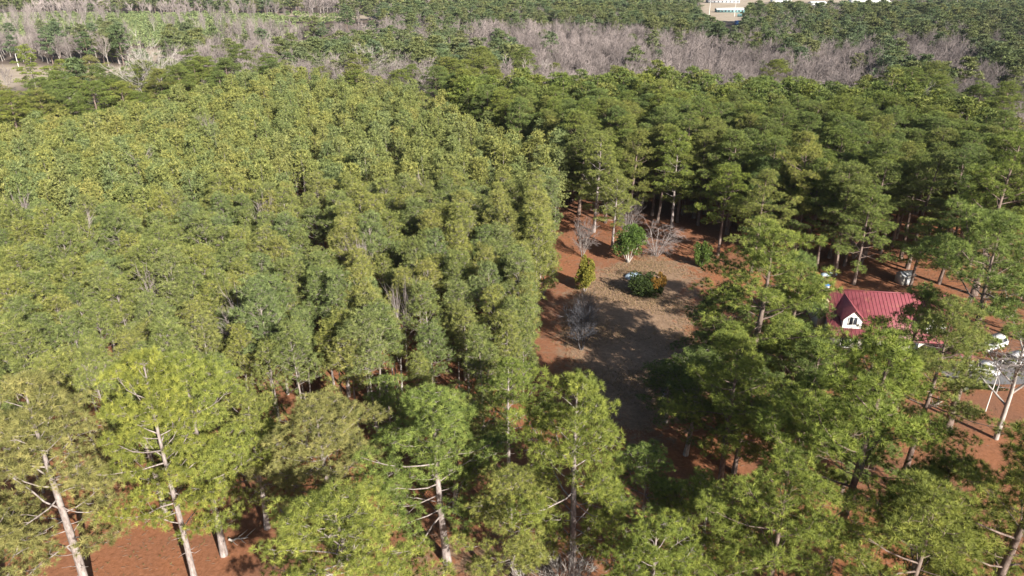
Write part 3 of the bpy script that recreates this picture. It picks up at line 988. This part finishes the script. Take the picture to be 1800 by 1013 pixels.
rb = leafy_mesh(704, 1.6, 1.6, 1.7, 2.9, 1100, .26, .1, 7)
v, f3, f4, at = rb.arrays()
link("rust_leaves", mesh_from("rust leaves", v + np.array([2.7, -.7, 0], np.float32), f3, f4, M_RUST, at), o, label="rust tinted leaves on the bush's right side")
round_tree(1232, 470, "bright green leafy shrub at the clearing's right edge under the pines", "green_shrub", "shrub",
           leafy_mesh(705, 2.2, 2.0, 3.0, 2.8, 2200, .28, .2, 14), stems(3, 4, 2, .5, .06), M_LEAF, M_GREY, 5)
round_tree(1690, 600, "low green shrub beside the right end of the red roofed house", "green_shrub", "shrub",
           leafy_mesh(706, 1.6, 1.4, 1.3, 1.1, 1200, .22, .2, 9), None, M_DARKB, M_GREY, 6)
round_tree(1722, 683, "low clipped hedge along the near side of the driveway", "driveway_shrub", "hedge",
           leafy_mesh(707, 3.2, .8, .6, .55, 1200, .18, .0, 12), None, M_DARKB, M_GREY, 7, -.35)

# ------------------------------------------------------------------ ground
def axis_pts(lim0, lim1, fine0, fine1, st):
    a = list(np.arange(fine0, fine1 + .01, st))
    s_ = st; p = fine1
    while p < lim1: s_ *= 1.035; p += s_; a.append(p)
    s_ = st; p = fine0
    while p > lim0: s_ *= 1.035; p -= s_; a.insert(0, p)
    return np.array(a)
gx = axis_pts(-6000, 6000, -160, 200, 2.0)
gy = axis_pts(-400, 8000, 20, 300, 2.0)
X, Y = np.meshgrid(gx, gy)
Z = gh(X, Y)
CLEAR = G((1000, 520), (1040, 478), (1100, 462), (1130, 447), (1200, 462), (1222, 482), (1215, 560), (1230, 640), (1235, 720), (1180, 748), (1120, 770), (1050, 730), (1010, 660), (985, 600))
def soft(poly, x, y, wd):
    d = poly_dist(x, y, poly)
    return np.clip(.5 + d / wd, 0, 1)
w_tan = soft(CLEAR, X, Y, 14.0)
LAWN = G((640, 1013), (700, 930), (880, 900), (1000, 960), (1200, 1100), (600, 1200))
w_tan = np.maximum(w_tan, .55 * soft(LAWN, X, Y, 12.0))
w_field = np.zeros_like(X)
for k, poly in COVER:
    if k in ('field', 'town', 'dirt'):
        pg = [gp(a, max(b, -28)) for a, b in poly]
        w_field = np.maximum(w_field, soft(pg, X, Y, 14.0))
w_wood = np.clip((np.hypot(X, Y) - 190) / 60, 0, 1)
nx, ny = len(gx), len(gy)
idx = np.arange(nx * ny).reshape(ny, nx)
f4 = np.stack([idx[:-1, :-1], idx[:-1, 1:], idx[1:, 1:], idx[1:, :-1]], -1).reshape(-1, 4)
me = mesh_from("ground", np.stack([X, Y, Z], -1).reshape(-1, 3), np.zeros((0, 3), np.int32), f4, None, None, None, True) if False else None
m, t, b = mat_base("ground cover", .95)
tc = N(t, "ShaderNodeTexCoord")
def attr(nm): return N(t, "ShaderNodeAttribute", attribute_name=nm).outputs["Fac"]
n_big = noise(t, .07, 5, tc.outputs["Object"])
n_mid = noise(t, .5, 6, tc.outputs["Object"], .7)
n_fine = noise(t, 5.0, 5, tc.outputs["Object"], .75)
n_leaf = noise(t, 2.2, 6, tc.outputs["Object"], .8)
straw = ramp(t, [(.22, (.085, .030, .015)), (.40, (.225, .088, .038)), (.60, (.32, .132, .064)), (.8, (.42, .24, .16))], n_leaf)
straw = mixc(t, ramp(t, [(.4, (0, 0, 0)), (.65, (.55, .55, .55))], n_big), straw, (.15, .085, .06))
straw = mixc(t, ramp(t, [(.66, (0, 0, 0)), (.74, (.8, .8, .8))], n_fine), straw, (.28, .19, .13))
tan = ramp(t, [(.25, (.17, .11, .07)), (.5, (.31, .20, .13)), (.75, (.42, .30, .20))], n_leaf)
tan = mixc(t, ramp(t, [(.35, (0, 0, 0)), (.6, (.6, .6, .6))], n_mid), tan, (.17, .11, .07))
field = ramp(t, [(.3, (.31, .24, .18)), (.6, (.40, .33, .25)), (.8, (.28, .28, .18))], n_big)
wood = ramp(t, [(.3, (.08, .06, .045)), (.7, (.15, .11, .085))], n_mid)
tanw = math_n(t, 'ADD', attr("tan"), math_n(t, 'MULTIPLY', math_n(t, 'SUBTRACT', n_mid, .5), 2.0))
tanw = ramp(t, [(.38, (0, 0, 0)), (.62, (1, 1, 1))], tanw)
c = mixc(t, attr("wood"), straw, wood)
c = mixc(t, tanw, c, tan)
c = mixc(t, attr("field"), c, field)
t.links.new(c, b.inputs["Base Color"])
bp = N(t, "ShaderNodeBump"); bp.inputs["Strength"].default_value = .8; bp.inputs["Distance"].default_value = .12
t.links.new(n_leaf, bp.inputs["Height"]); t.links.new(bp.outputs[0], b.inputs["Normal"])
me = mesh_from("ground", np.stack([X, Y, Z], -1).reshape(-1, 3), np.zeros((0, 3), np.int32), f4, m, None, None, True)
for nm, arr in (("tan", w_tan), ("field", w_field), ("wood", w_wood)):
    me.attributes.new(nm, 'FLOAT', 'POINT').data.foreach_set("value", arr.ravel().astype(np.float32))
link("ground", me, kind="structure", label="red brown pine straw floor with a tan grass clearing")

M_LITTER = plain_mat('dead twigs', (.20, .13, .09), .9, 0, .4, .8)
def litter(name, label, n, poly, seed, mat, kind_, step=0):
    r_ = np.random.default_rng(seed)
    xs = [p[0] for p in poly]; ys = [p[1] for p in poly]
    x = r_.uniform(min(xs), max(xs), n * 3); y = r_.uniform(min(ys), max(ys), n * 3)
    ok = poly_dist(x, y, poly) > 0
    cl = np.sin(x * .31 + 2 * np.sin(y * .17)) + np.sin(y * .43 + x * .11) + r_.normal(0, .8, len(x))
    ok &= cl > .2
    x, y = x[ok][:n], y[ok][:n]; n = len(x)
    z = gh(x, y) + .02
    mb = MB()
    if kind_ == 'stick':
        a = r_.uniform(0, 6.28, n); L = r_.uniform(.1, .7, n) ** 1.5 * .5
        d = np.stack([np.cos(a), np.sin(a), np.zeros(n)], 1); sd_ = np.stack([-np.sin(a), np.cos(a), np.zeros(n)], 1) * r_.uniform(.012, .035, (n, 1))
        P = np.stack([x, y, z + .03], 1); up = np.array([0, 0, .04])
        V = np.stack([P - d * L[:, None] - sd_, P - d * L[:, None] + sd_, P + d * L[:, None] + sd_, P + d * L[:, None] - sd_, P - d * L[:, None] * .9 + up, P + d * L[:, None] * .9 + up], 1).reshape(-1, 3)
        b0 = np.arange(n)[:, None] * 6
        mb.add(V, np.concatenate([b0 + np.array([[0, 4, 5, 3]]), b0 + np.array([[1, 2, 5, 4]])]))
    else:
        tufts_mesh(mb, np.stack([x, y, z], 1), np.tile([0, 0, 1.6], (n, 1)), .32, 7, r_, .07, .8)
    link(name, mesh_of(mb, name, mat), kind="stuff", label=label)
FRONT = G((-300, 1100), (-300, 800), (500, 700), (940, 520), (960, 390), (1300, 420), (1700, 450), (2100, 600), (2100, 1200), (900, 1300))
litter("twig_litter", "fallen twigs and cones scattered over the pine straw", 14000, FRONT, 5, M_LITTER, 'stick')
litter("dry_grass", "short dry grass tufts in the clearing", 9000, CLEAR + [], 6, foliage_mat("dry grass", [(0, (.30, .21, .12)), (1, (.34, .24, .14))], .1, .4), 'tuft')
litter("weeds", "low green brown weeds scattered over the open straw", 5000, FRONT, 9, foliage_mat("low weeds", [(0, (.13, .13, .05)), (1, (.16, .12, .05))], .1, .5), 'tuft')

# driveway
b_ = MB()
dw = [gp(1668, 668), gp(1700, 655), gp(1745, 655), gp(1800, 655), gp(1900, 640)]
for i in range(len(dw) - 1):
    (x0, y0), (x1, y1) = dw[i], dw[i + 1]
    for j in range(6):
        a0, a1 = j / 6, (j + 1) / 6
        for k in range(4):
            h0, h1 = -3.3 + 6.6 * k / 4, -3.3 + 6.6 * (k + 1) / 4
            q = [(x0 + (x1 - x0) * a, y0 + (y1 - y0) * a + h) for a, h in ((a0, h0), (a1, h0), (a1, h1), (a0, h1))]
            b_.add([(u, v_, float(gh(u, v_)) + .035) for u, v_ in q], [(0, 1, 2, 3)])
link("driveway", mesh_of(b_, "driveway", M_ASPH), kind="structure", label="worn grey driveway with shadows across it")

# ------------------------------------------------------------------ the red roofed house
def gable_roof(mb, x0, x1, yd, ze, zr, th=.12, seam=.55, yc=0.0):
    """two slopes about the line y = yc, with raised seams"""
    for s_ in (-1, 1):
        a = (yc + s_ * yd, ze); c_ = (yc, zr)
        mb.add([(x0, a[0], a[1]), (x1, a[0], a[1]), (x1, c_[0], c_[1]), (x0, c_[0], c_[1]),
                (x0, a[0], a[1] - th), (x1, a[0], a[1] - th), (x1, c_[0], c_[1] - th), (x0, c_[0], c_[1] - th)],
               [(0, 1, 2, 3), (4, 7, 6, 5), (0, 4, 5, 1), (0, 3, 7, 4), (1, 5, 6, 2)])
        n = int((x1 - x0) / seam)
        for i in range(n + 1):
            x = x0 + .02 + i * (x1 - x0 - .08) / n
            mb.add([(x, a[0], a[1] + .003), (x + .04, a[0], a[1] + .003), (x + .04, c_[0], c_[1] + .003), (x, c_[0], c_[1] + .003),
                    (x, a[0], a[1] + .07), (x + .04, a[0], a[1] + .07), (x + .04, c_[0], c_[1] + .07), (x, c_[0], c_[1] + .07)],
                   [(4, 5, 6, 7), (0, 1, 5, 4), (0, 4, 7, 3), (1, 2, 6, 5)])
    mb.box(x0 - .02, yc - .16, zr - .03, x1 + .02, yc + .16, zr + .085)

hx, hy = HOUSE_C
H = thing("red_roofed_house", "long house with a red seamed metal roof and white fronted dormers among the pines", "house", (hx, hy, 0), R(-8))
L2, D2, ZE, ZR = 9.3, 8.0, 3.1, 7.4
b = MB()
b.box(-L2 + .5, -D2 + .9, -.3, L2 - .5, D2 - .9, 2.95)
for sx in (-L2 + .5, L2 - .75):
    b.prism([(-D2 + .9, 2.96), (D2 - .9, 2.96), (0, ZR - .35)], sx, sx + .25, 'x')
link("wall", mesh_of(b, "house wall", M_SIDING), H)
b = MB(); gable_roof(b, -L2, L2, D2, ZE, ZR)
roof = link("roof", mesh_of(b, "house roof", M_ROOF), H)
b = MB(); b.box(-L2 - .45, -3.4, -.3, -L2 + .35, -2.3, 6.7); b.box(-L2 - .52, -3.47, 6.7, -L2 + .42, -2.23, 6.82); b.box(-L2 - .2, -3.05, 6.82, -L2 + .12, -2.65, 7.05)
link("chimney", mesh_of(b, "chimney", M_STONE), H)
def roof_z(y): return ZR + (ZE - ZR) * abs(y) / D2
for dx in (-5.9, 6.0):
    b = MB(); yf = -6.5; zb = roof_z(yf) - .1; ze = zb + 1.7; zr = zb + 3.2; hw = 1.5
    b.prism([(-hw + .12 + dx, zb), (hw - .12 + dx, zb), (hw - .12 + dx, ze), (dx, zr - .2), (-hw + .12 + dx, ze)], yf, yf + 4.4, 'y')
    dm = link("dormer", mesh_of(b, "dormer front", M_WHITE), H, label="white fronted gable dormer with a dark window")
    rbm = MB()
    for s_ in (-1, 1):
        x1_, z1_ = dx + s_ * (hw + .3), ze - .3
        yb0 = -(ZR - zr) / (ZR - ZE) * D2
        yb1 = -(ZR - z1_) / (ZR - ZE) * D2
        rbm.add([(x1_, yf - .35, z1_), (x1_, yb1 + .15, z1_), (dx, yb0 + .25, zr), (dx, yf - .35, zr),
                 (x1_, yf - .35, z1_ + .12), (x1_, yb1 + .15, z1_ + .12), (dx, yb0 + .25, zr + .12), (dx, yf - .35, zr + .12)],
                [(0, 1, 2, 3), (4, 7, 6, 5), (0, 4, 5, 1), (0, 3, 7, 4)])
    link("dormer_roof", mesh_of(rbm, "dormer roof", M_ROOF), dm)
    wb_ = MB(); wb_.box(dx - .55, yf - .05, zb + .75, dx + .55, yf - .02, zb + 1.95)
    link("window", mesh_of(wb_, "dormer window", M_GLASS), dm)
    wb_ = MB()
    for a0, a1, c0, c1 in ((-.66, -.56, .65, 2.05), (.56, .66, .65, 2.05), (-.56, .56, 1.96, 2.05), (-.56, .56, .65, .74), (-.03, .03, .75, 1.95)):
        wb_.box(dx + a0, yf - .09, zb + c0, dx + a1, yf - .055, zb + c1)
    link("window_frame", mesh_of(wb_, "window frame", M_WHITE), dm)
for k in range(5):
    if k == 2: continue
    xx = -6.6 + k * 3.3
    f = MB(); f.box(xx - .6, -D2 + .86, 1.0, xx + .6, -D2 + .89, 2.4)
    wn = link("window", mesh_of(f, "house window", M_GLASS), H)
    f = MB()
    for a0, a1, c0, c1 in ((-.7, -.61, .9, 2.5), (.61, .7, .9, 2.5), (-.61, .61, 2.41, 2.5), (-.61, .61, .9, .99)):
        f.box(xx + a0, -D2 + .80, c0, xx + a1, -D2 + .855, c1)
    link("frame", mesh_of(f, "house window frame", M_WHITE), wn)
f = MB(); f.box(-.5, -D2 + .84, 0.1, .5, -D2 + .89, 2.2)
link("door", mesh_of(f, "house door", M_RED), H)
f = MB()
f.add([(5.6, -D2 - 3.2, 2.45), (10.2, -D2 - 3.2, 2.45), (10.2, -D2 - .03, 3.0), (5.6, -D2 - .03, 3.0), (5.6, -D2 - 3.2, 2.33), (10.2, -D2 - 3.2, 2.33), (10.2, -D2 - .03, 2.88), (5.6, -D2 - .03, 2.88)],
      [(0, 1, 2, 3), (4, 7, 6, 5), (0, 4, 5, 1), (0, 3, 7, 4), (1, 5, 6, 2), (3, 2, 6, 7)])
link("porch_roof", mesh_of(f, "porch roof", M_ROOF), H)
for xx in (5.8, 10.0):
    f = MB(); f.box(xx - .07, -D2 - 3.05, -.2, xx + .07, -D2 - 2.91, 2.36)
    link("post", mesh_of(f, "porch post", M_WHITE), H)

# ------------------------------------------------------------------ cars
def car(px, py, rz, label, L=4.7, W=1.85, Hh=1.75):
    x, y = gp(px, py)
    z0 = float(gh(x, y)) + .05
    o = thing("parked_car", label, "car", (x, y, z0), rz, "white cars parked on the driveway")
    prof = [(-.5, .30), (-.5, .62), (-.47, .78), (-.30, .92), (-.16, .98), (.16, 1.0), (.44, .98), (.50, .90), (.50, .32), (.42, .24), (-.42, .24)]
    # body side outline; the cabin rises from it
    body = [(-.5, .34), (-.495, .50), (-.44, .56), (-.20, .60), (.49, .62), (.5, .34), (.46, .20), (-.46, .20)]
    m_ = MB(); n = len(body)
    def ring(yw, k): return [(a * L * k[0], yw, c_ * Hh * 1.0) for a, c_ in body]
    secs = [(-W / 2 + .00, (.985,)), (-W / 2 + .0001, (.99,)), (W / 2 - .0001, (.99,)), (W / 2, (.985,))]
    secs = [(-W / 2, (.96,)), (-W / 2 + .12, (1,)), (W / 2 - .12, (1,)), (W / 2, (.96,))]
    v_ = []
    for yw, k in secs: v_ += ring(yw, k)
    fc = []
    for s_ in range(3):
        for i in range(n):
            fc.append((s_ * n + i, s_ * n + (i + 1) % n, (s_ + 1) * n + (i + 1) % n, (s_ + 1) * n + i))
    m_.add(v_, fc)
    for s_ in (0, 3):
        ctr = np.mean(ring(secs[s_][0], secs[s_][1]), 0)
        m_.add(ring(secs[s_][0], secs[s_][1]) + [tuple(ctr)], [(i, (i + 1) % n, n) for i in range(n)])
    link("body", mesh_of(m_, "car body", M_CARW), o)
    cab0 = [(-.22 * L, .60 * Hh), (.47 * L, .615 * Hh), (.41 * L, .97 * Hh), (-.07 * L, .97 * Hh)]
    g_ = MB(); wi, wo = W / 2 - .20, W / 2 - .05
    P_ = [(cab0[0][0], -wo, cab0[0][1]), (cab0[1][0], -wo, cab0[1][1]), (cab0[2][0], -wi, cab0[2][1]), (cab0[3][0], -wi, cab0[3][1]),
          (cab0[0][0], wo, cab0[0][1]), (cab0[1][0], wo, cab0[1][1]), (cab0[2][0], wi, cab0[2][1]), (cab0[3][0], wi, cab0[3][1])]
    g_.add(P_, [(0, 1, 2, 3), (4, 7, 6, 5), (0, 3, 7, 4), (1, 5, 6, 2), (3, 2, 6, 7)])
    link("window", mesh_of(g_, "car windows", M_GLASS), o)
    r_ = MB(); r_.box(-.08 * L, -wi - .02, .965 * Hh, .42 * L, wi + .02, Hh)
    for xx in (-.05, .17, .40):
        for s_ in (-1, 1):
            r_.tube([(xx * L + (.03 if xx < .3 else .06) * L * 0, s_ * (wo + .01), .60 * Hh), (xx * L, s_ * (wi + .01), .98 * Hh)], [.05, .05], 4)
    link("roof", mesh_of(r_, "car roof", M_CARW), o)
    for xx in (-.31, .31):
        for s_ in (-1, 1):
            t_ = MB(); t_.tube([(xx * L, s_ * (W / 2 - .24), .32), (xx * L, s_ * (W / 2 + .01), .32)], [.34, .34], 18)
            wh = link("wheel", mesh_of(t_, "tyre", M_TYRE), o)
            t_ = MB(); t_.tube([(xx * L, s_ * (W / 2 + .012), .32), (xx * L, s_ * (W / 2 + .03), .32)], [.20, .18], 14)
            link("rim", mesh_of(t_, "rim", M_RIM), wh)
    for s_ in (-1, 1):
        t_ = MB(); t_.box(-.502 * L, s_ * .68 - .17, .40 * Hh, -.485 * L, s_ * .68 + .17, .49 * Hh)
        link("headlight", mesh_of(t_, "headlight", M_GREYP), o)
car(1742, 612, R(25), "white car with its dark windscreen facing the house, beyond the flagpole", 5.0, 1.95, 1.85)
car(1790, 638, R(200), "white car half hidden by bare twigs at the right edge", 4.6)
car(1722, 655, R(-20), "white car nearest the driveway hedge, mostly behind needles", 4.5)

# ------------------------------------------------------------------ pole, sheds and small things
x, y = gp(1732, 724)
o = thing("white_pole", "tall thin white pole standing in the red straw beside the driveway", "pole", (x, y, float(gh(x, y)) - .02))
b = MB(); hh = height_for(x, y, 636); b.tube([(0, 0, 0), (0, 0, hh)], [.07, .05], 10)
link("mast", mesh_of(b, "pole", M_WHITE, True), o)
b = MB(); b.tube([(0, 0, hh), (0, 0, hh + .06), (0, 0, hh + .14), (0, 0, hh + .2)], [.05, .11, .11, .03], 10)
link("finial", mesh_of(b, "pole top", M_WHITE, True), o)

def shed(px, py, sx, sy, h, rz, label, wall, roofm, name="shed", cat="shed"):
    x, y = gp(px, py)
    o = thing(name, label, cat, (x, y, float(gh(x, y)) - .05), rz)
    b = MB(); b.box(-sx / 2, -sy / 2, 0, sx / 2, sy / 2, h)
    for s_ in (-sx / 2, sx / 2 - .1): b.prism([(-sy / 2, h + .003), (sy / 2, h + .003), (0, h + sy * .2)], s_, s_ + .1, 'x')
    link("wall", mesh_of(b, "shed wall", wall), o)
    b = MB(); gable_roof(b, -sx / 2 - .2, sx / 2 + .2, sy / 2 + .2, h + .02, h + sy * .24, .08, .6)
    link("roof", mesh_of(b, "shed roof", roofm), o)
    b = MB(); b.box(-.4, -sy / 2 - .03, .05, .4, -sy / 2 - .005, min(2, h * .85))
    link("door", mesh_of(b, "shed door", M_GREYP), o)
    return o
shed(1588, 497, 2.4, 2.0, 1.9, .3, "small pale shed among the trunks behind the house", M_SIDING, M_GREYP)
x, y = gp(1448, 511)
o = thing("blue_bin", "square bin with a blue lid behind the left end of the red roof", "bin", (x, y, 0), .2)
b = MB(); b.box(-.65, -.5, 0, .65, .5, 1.1); link("body", mesh_of(b, "bin body", M_GREYP), o)
b = MB(); b.box(-.72, -.57, 1.1, .72, .57, 1.28); b.box(-.5, -.35, 1.28, .5, .35, 1.34); link("lid", mesh_of(b, "bin lid", M_BLUE), o)
def dome(px, py, rx, ry, h, rz, mat, name, label, cat, seed=0, group=None):
    x, y = gp(px, py); r_ = np.random.default_rng(seed)
    me_v = []; f = []; na, nr = 20, 6
    for i in range(nr + 1):
        for j in range(na):
            a = j * 2 * math.pi / na; u = i / nr * math.pi / 2
            k = 1 + .10 * math.sin(3 * a + seed) + .05 * math.sin(7 * a)
            me_v.append((rx * math.cos(u) * math.cos(a) * k, ry * math.cos(u) * math.sin(a) * k, h * math.sin(u) * (1 + .08 * math.sin(5 * a + i))))
    for i in range(nr):
        for j in range(na): f.append((i * na + j, i * na + (j + 1) % na, (i + 1) * na + (j + 1) % na, (i + 1) * na + j))
    b = MB(); b.add(me_v, f)
    return link(name, mesh_of(b, name, mat, True), None, (x, y, float(gh(x, y)) - .05), rz, label=label, category=cat)
dome(1113, 488, 1.7, 1.1, .95, .2, M_PALEB, "covered_boat", "pale blue grey cover on a low mound behind the dark bush", "cover", 1)
dome(1456, 483, 1.7, .8, .45, .1, M_PALEB, "tarp_heap", "low white and blue heap between dark trunks behind the house", "tarp", 2)
# leaning and fallen dead limbs on the straw
def log(px, py, L, rz, label):
    x, y = gp(px, py); r_ = np.random.default_rng(int(px))
    pts = [(-L / 2 + L * i / 5, r_.normal(0, .12), .16 + r_.uniform(0, .12)) for i in range(6)]
    b = MB(); b.tube(pts, [.13, .12, .10, .09, .07, .03], 7)
    for c in range(4):
        p = pts[1 + c]; b.tube([p, (p[0] + .5, p[1] + (.6 if c % 2 else -.6), .35), (p[0] + .9, p[1] + (1.0 if c % 2 else -1.0), .5)], [.05, .035, .012], 4)
    link("fallen_limb", mesh_of(b, "fallen limb", M_WHITEWOOD, True), None, (x, y, float(gh(x, y))), rz, label=label, category="fallen limb")
log(1642, 714, 3.2, .4, "pale fallen limb on the straw left of the dark leaning trunk")
log(420, 951, 1.9, .05, "short white stick lying beside the forked pine's foot")
log(1168, 690, 3.0, 1.2, "pale fallen limb in the shade of the clearing's right side")

# lamp posts and far settlement
def lamp(px, py, h, label, z=0):
    x, y = gp(px, py)
    o = thing("street_lamp", label, "street lamp", (x, y, float(gh(x, y)) - .1), .5)
    b = MB(); b.tube([(0, 0, 0), (0, 0, h)], [.14 + h * .006, .10], 6); link("pole", mesh_of(b, "lamp pole", M_WHITE, True), o)
    b = MB(); b.tube([(0, 0, h), (.8, 0, h + .45), (2.2, 0, h + .55)], [.13, .12, .10], 5); b.box(1.8, -.3, h + .38, 3.0, .3, h + .62)
    link("lamp_head", mesh_of(b, "lamp head", M_GREYP), o)
lamp(34, 122, 8, "small white lamp post at the edge of the left hand field")
lamp(1676, 30, 19, "white lamp post rising from the far pines at the top right")
lamp(1291, 28, 22, "tall white floodlight pole in front of the long white building")
lamp(1246, 30, 22, "tall white floodlight pole left of the long white building")

def far_building(px, py, L, D, Hh, rz, label, wall, roofm, nwin, name="far_building"):
    x, y = gp(px, py)
    z = float(gh(x, y))
    o = thing(name, label, "building", (x, y, z - .3), rz)
    b = MB(); b.box(-L / 2, -D / 2, 0, L / 2, D / 2, Hh)
    for s_ in (-L / 2, L / 2 - .3): b.prism([(-D / 2, Hh + .01), (D / 2, Hh + .01), (0, Hh + D * .14)], s_, s_ + .3, 'x')
    link("wall", mesh_of(b, "far wall", wall), o)
    b = MB(); gable_roof(b, -L / 2 - .6, L / 2 + .6, D / 2 + .6, Hh + .05, Hh + D * .17, .2, 2.0)
    link("roof", mesh_of(b, "far roof", roofm), o)
    for i in range(nwin):
        b = MB(); xx = -L / 2 + (i + .5) * L / nwin
        b.box(xx - .9, -D / 2 - .06, 1.2, xx + .9, -D / 2 - .01, 3.0)
        link("window", mesh_of(b, "far window", M_GLASS), o)
far_building(1285, 20, 36, 10, 3.4, .03, "long white roofed building behind the floodlight poles", M_TEAL, M_WHITE, 9)
far_building(1372, 6, 26, 12, 5, -.1, "white building with dark openings behind the tree tops at the top", M_WHITE, M_GREYP, 5)
far_building(1270, 6, 44, 14, 4, .05, "long mauve roofed building at the top edge behind the white roofed one", M_GREYP, plain_mat("mauve roofing", (.40, .30, .30)), 8)
far_building(1508, 5, 24, 12, 4.5, .0, "short bright white building left of the other white ones at the top", M_WHITE, M_WHITE, 3)
far_building(1545, 8, 26, 12, 4.5, .15, "short bright white building right of its twin at the top edge", M_WHITE, M_WHITE, 3)
far_building(1575, 14, 34, 10, 3, -.05, "low white shed roof stretching right of the two white buildings", M_WHITE, M_GREYP, 3)
far_building(1436, 9, 20, 12, 4, .1, "small white building in the sandy yard at the top", M_WHITE, M_WHITE, 2)
far_building(1168, 58, 9, 7, 3, .4, "tiny white building showing between pines above the mauve wood", M_WHITE, M_WHITE, 2)
far_building(1236, 76, 15, 9, 3.2, -.2, "brown and white cabin peeping out under the pines above the mauve wood", M_SIDING, M_MAROON, 3)
far_building(1300, 46, 8, 6, 3.0, .0, "small bright blue canopy at the edge of the sandy yard", M_BLUE, M_BLUE, 1)
far_building(207, 186, 9, 6, 2.6, .2, "maroon roofed hut under the tall dark pines at the left", M_SIDING, M_MAROON, 2, "hut")
# teal fence in front of the long building
x0, y0 = gp(1296, 29); x1, y1 = gp(1322, 29)
b = MB(); b.box(0, 0, 0, x1 - x0, .3, 3.2)
for i in range(8): b.box(i * (x1 - x0) / 8, -.12, 0, i * (x1 - x0) / 8 + .25, -.005, 3.5)
link("fence", mesh_of(b, "windscreen fence", M_TEAL), None, (x0, y0, float(gh(x0, y0))), 0, label="blue green screen fence in front of the long white roofed building", category="fence")

# ------------------------------------------------------------------ haze
b = MB(); b.box(-6300, -600, -8, 6300, 8300, 62)
hm = bpy.data.materials.new("haze"); hm.use_nodes = True
t = hm.node_tree; t.nodes.clear()
pv = N(t, "ShaderNodeVolumePrincipled")
pv.inputs["Color"].default_value = (.80, .84, .95, 1)
pv.inputs["Density"].default_value = .000045
pv.inputs["Anisotropy"].default_value = .1
om = N(t, "ShaderNodeOutputMaterial")
t.links.new(pv.outputs[0], om.inputs["Volume"])
link("haze", mesh_of(b, "haze", hm), kind="stuff", label="thin pale haze over the far woods")
SC.cycles.volume_step_rate = 4
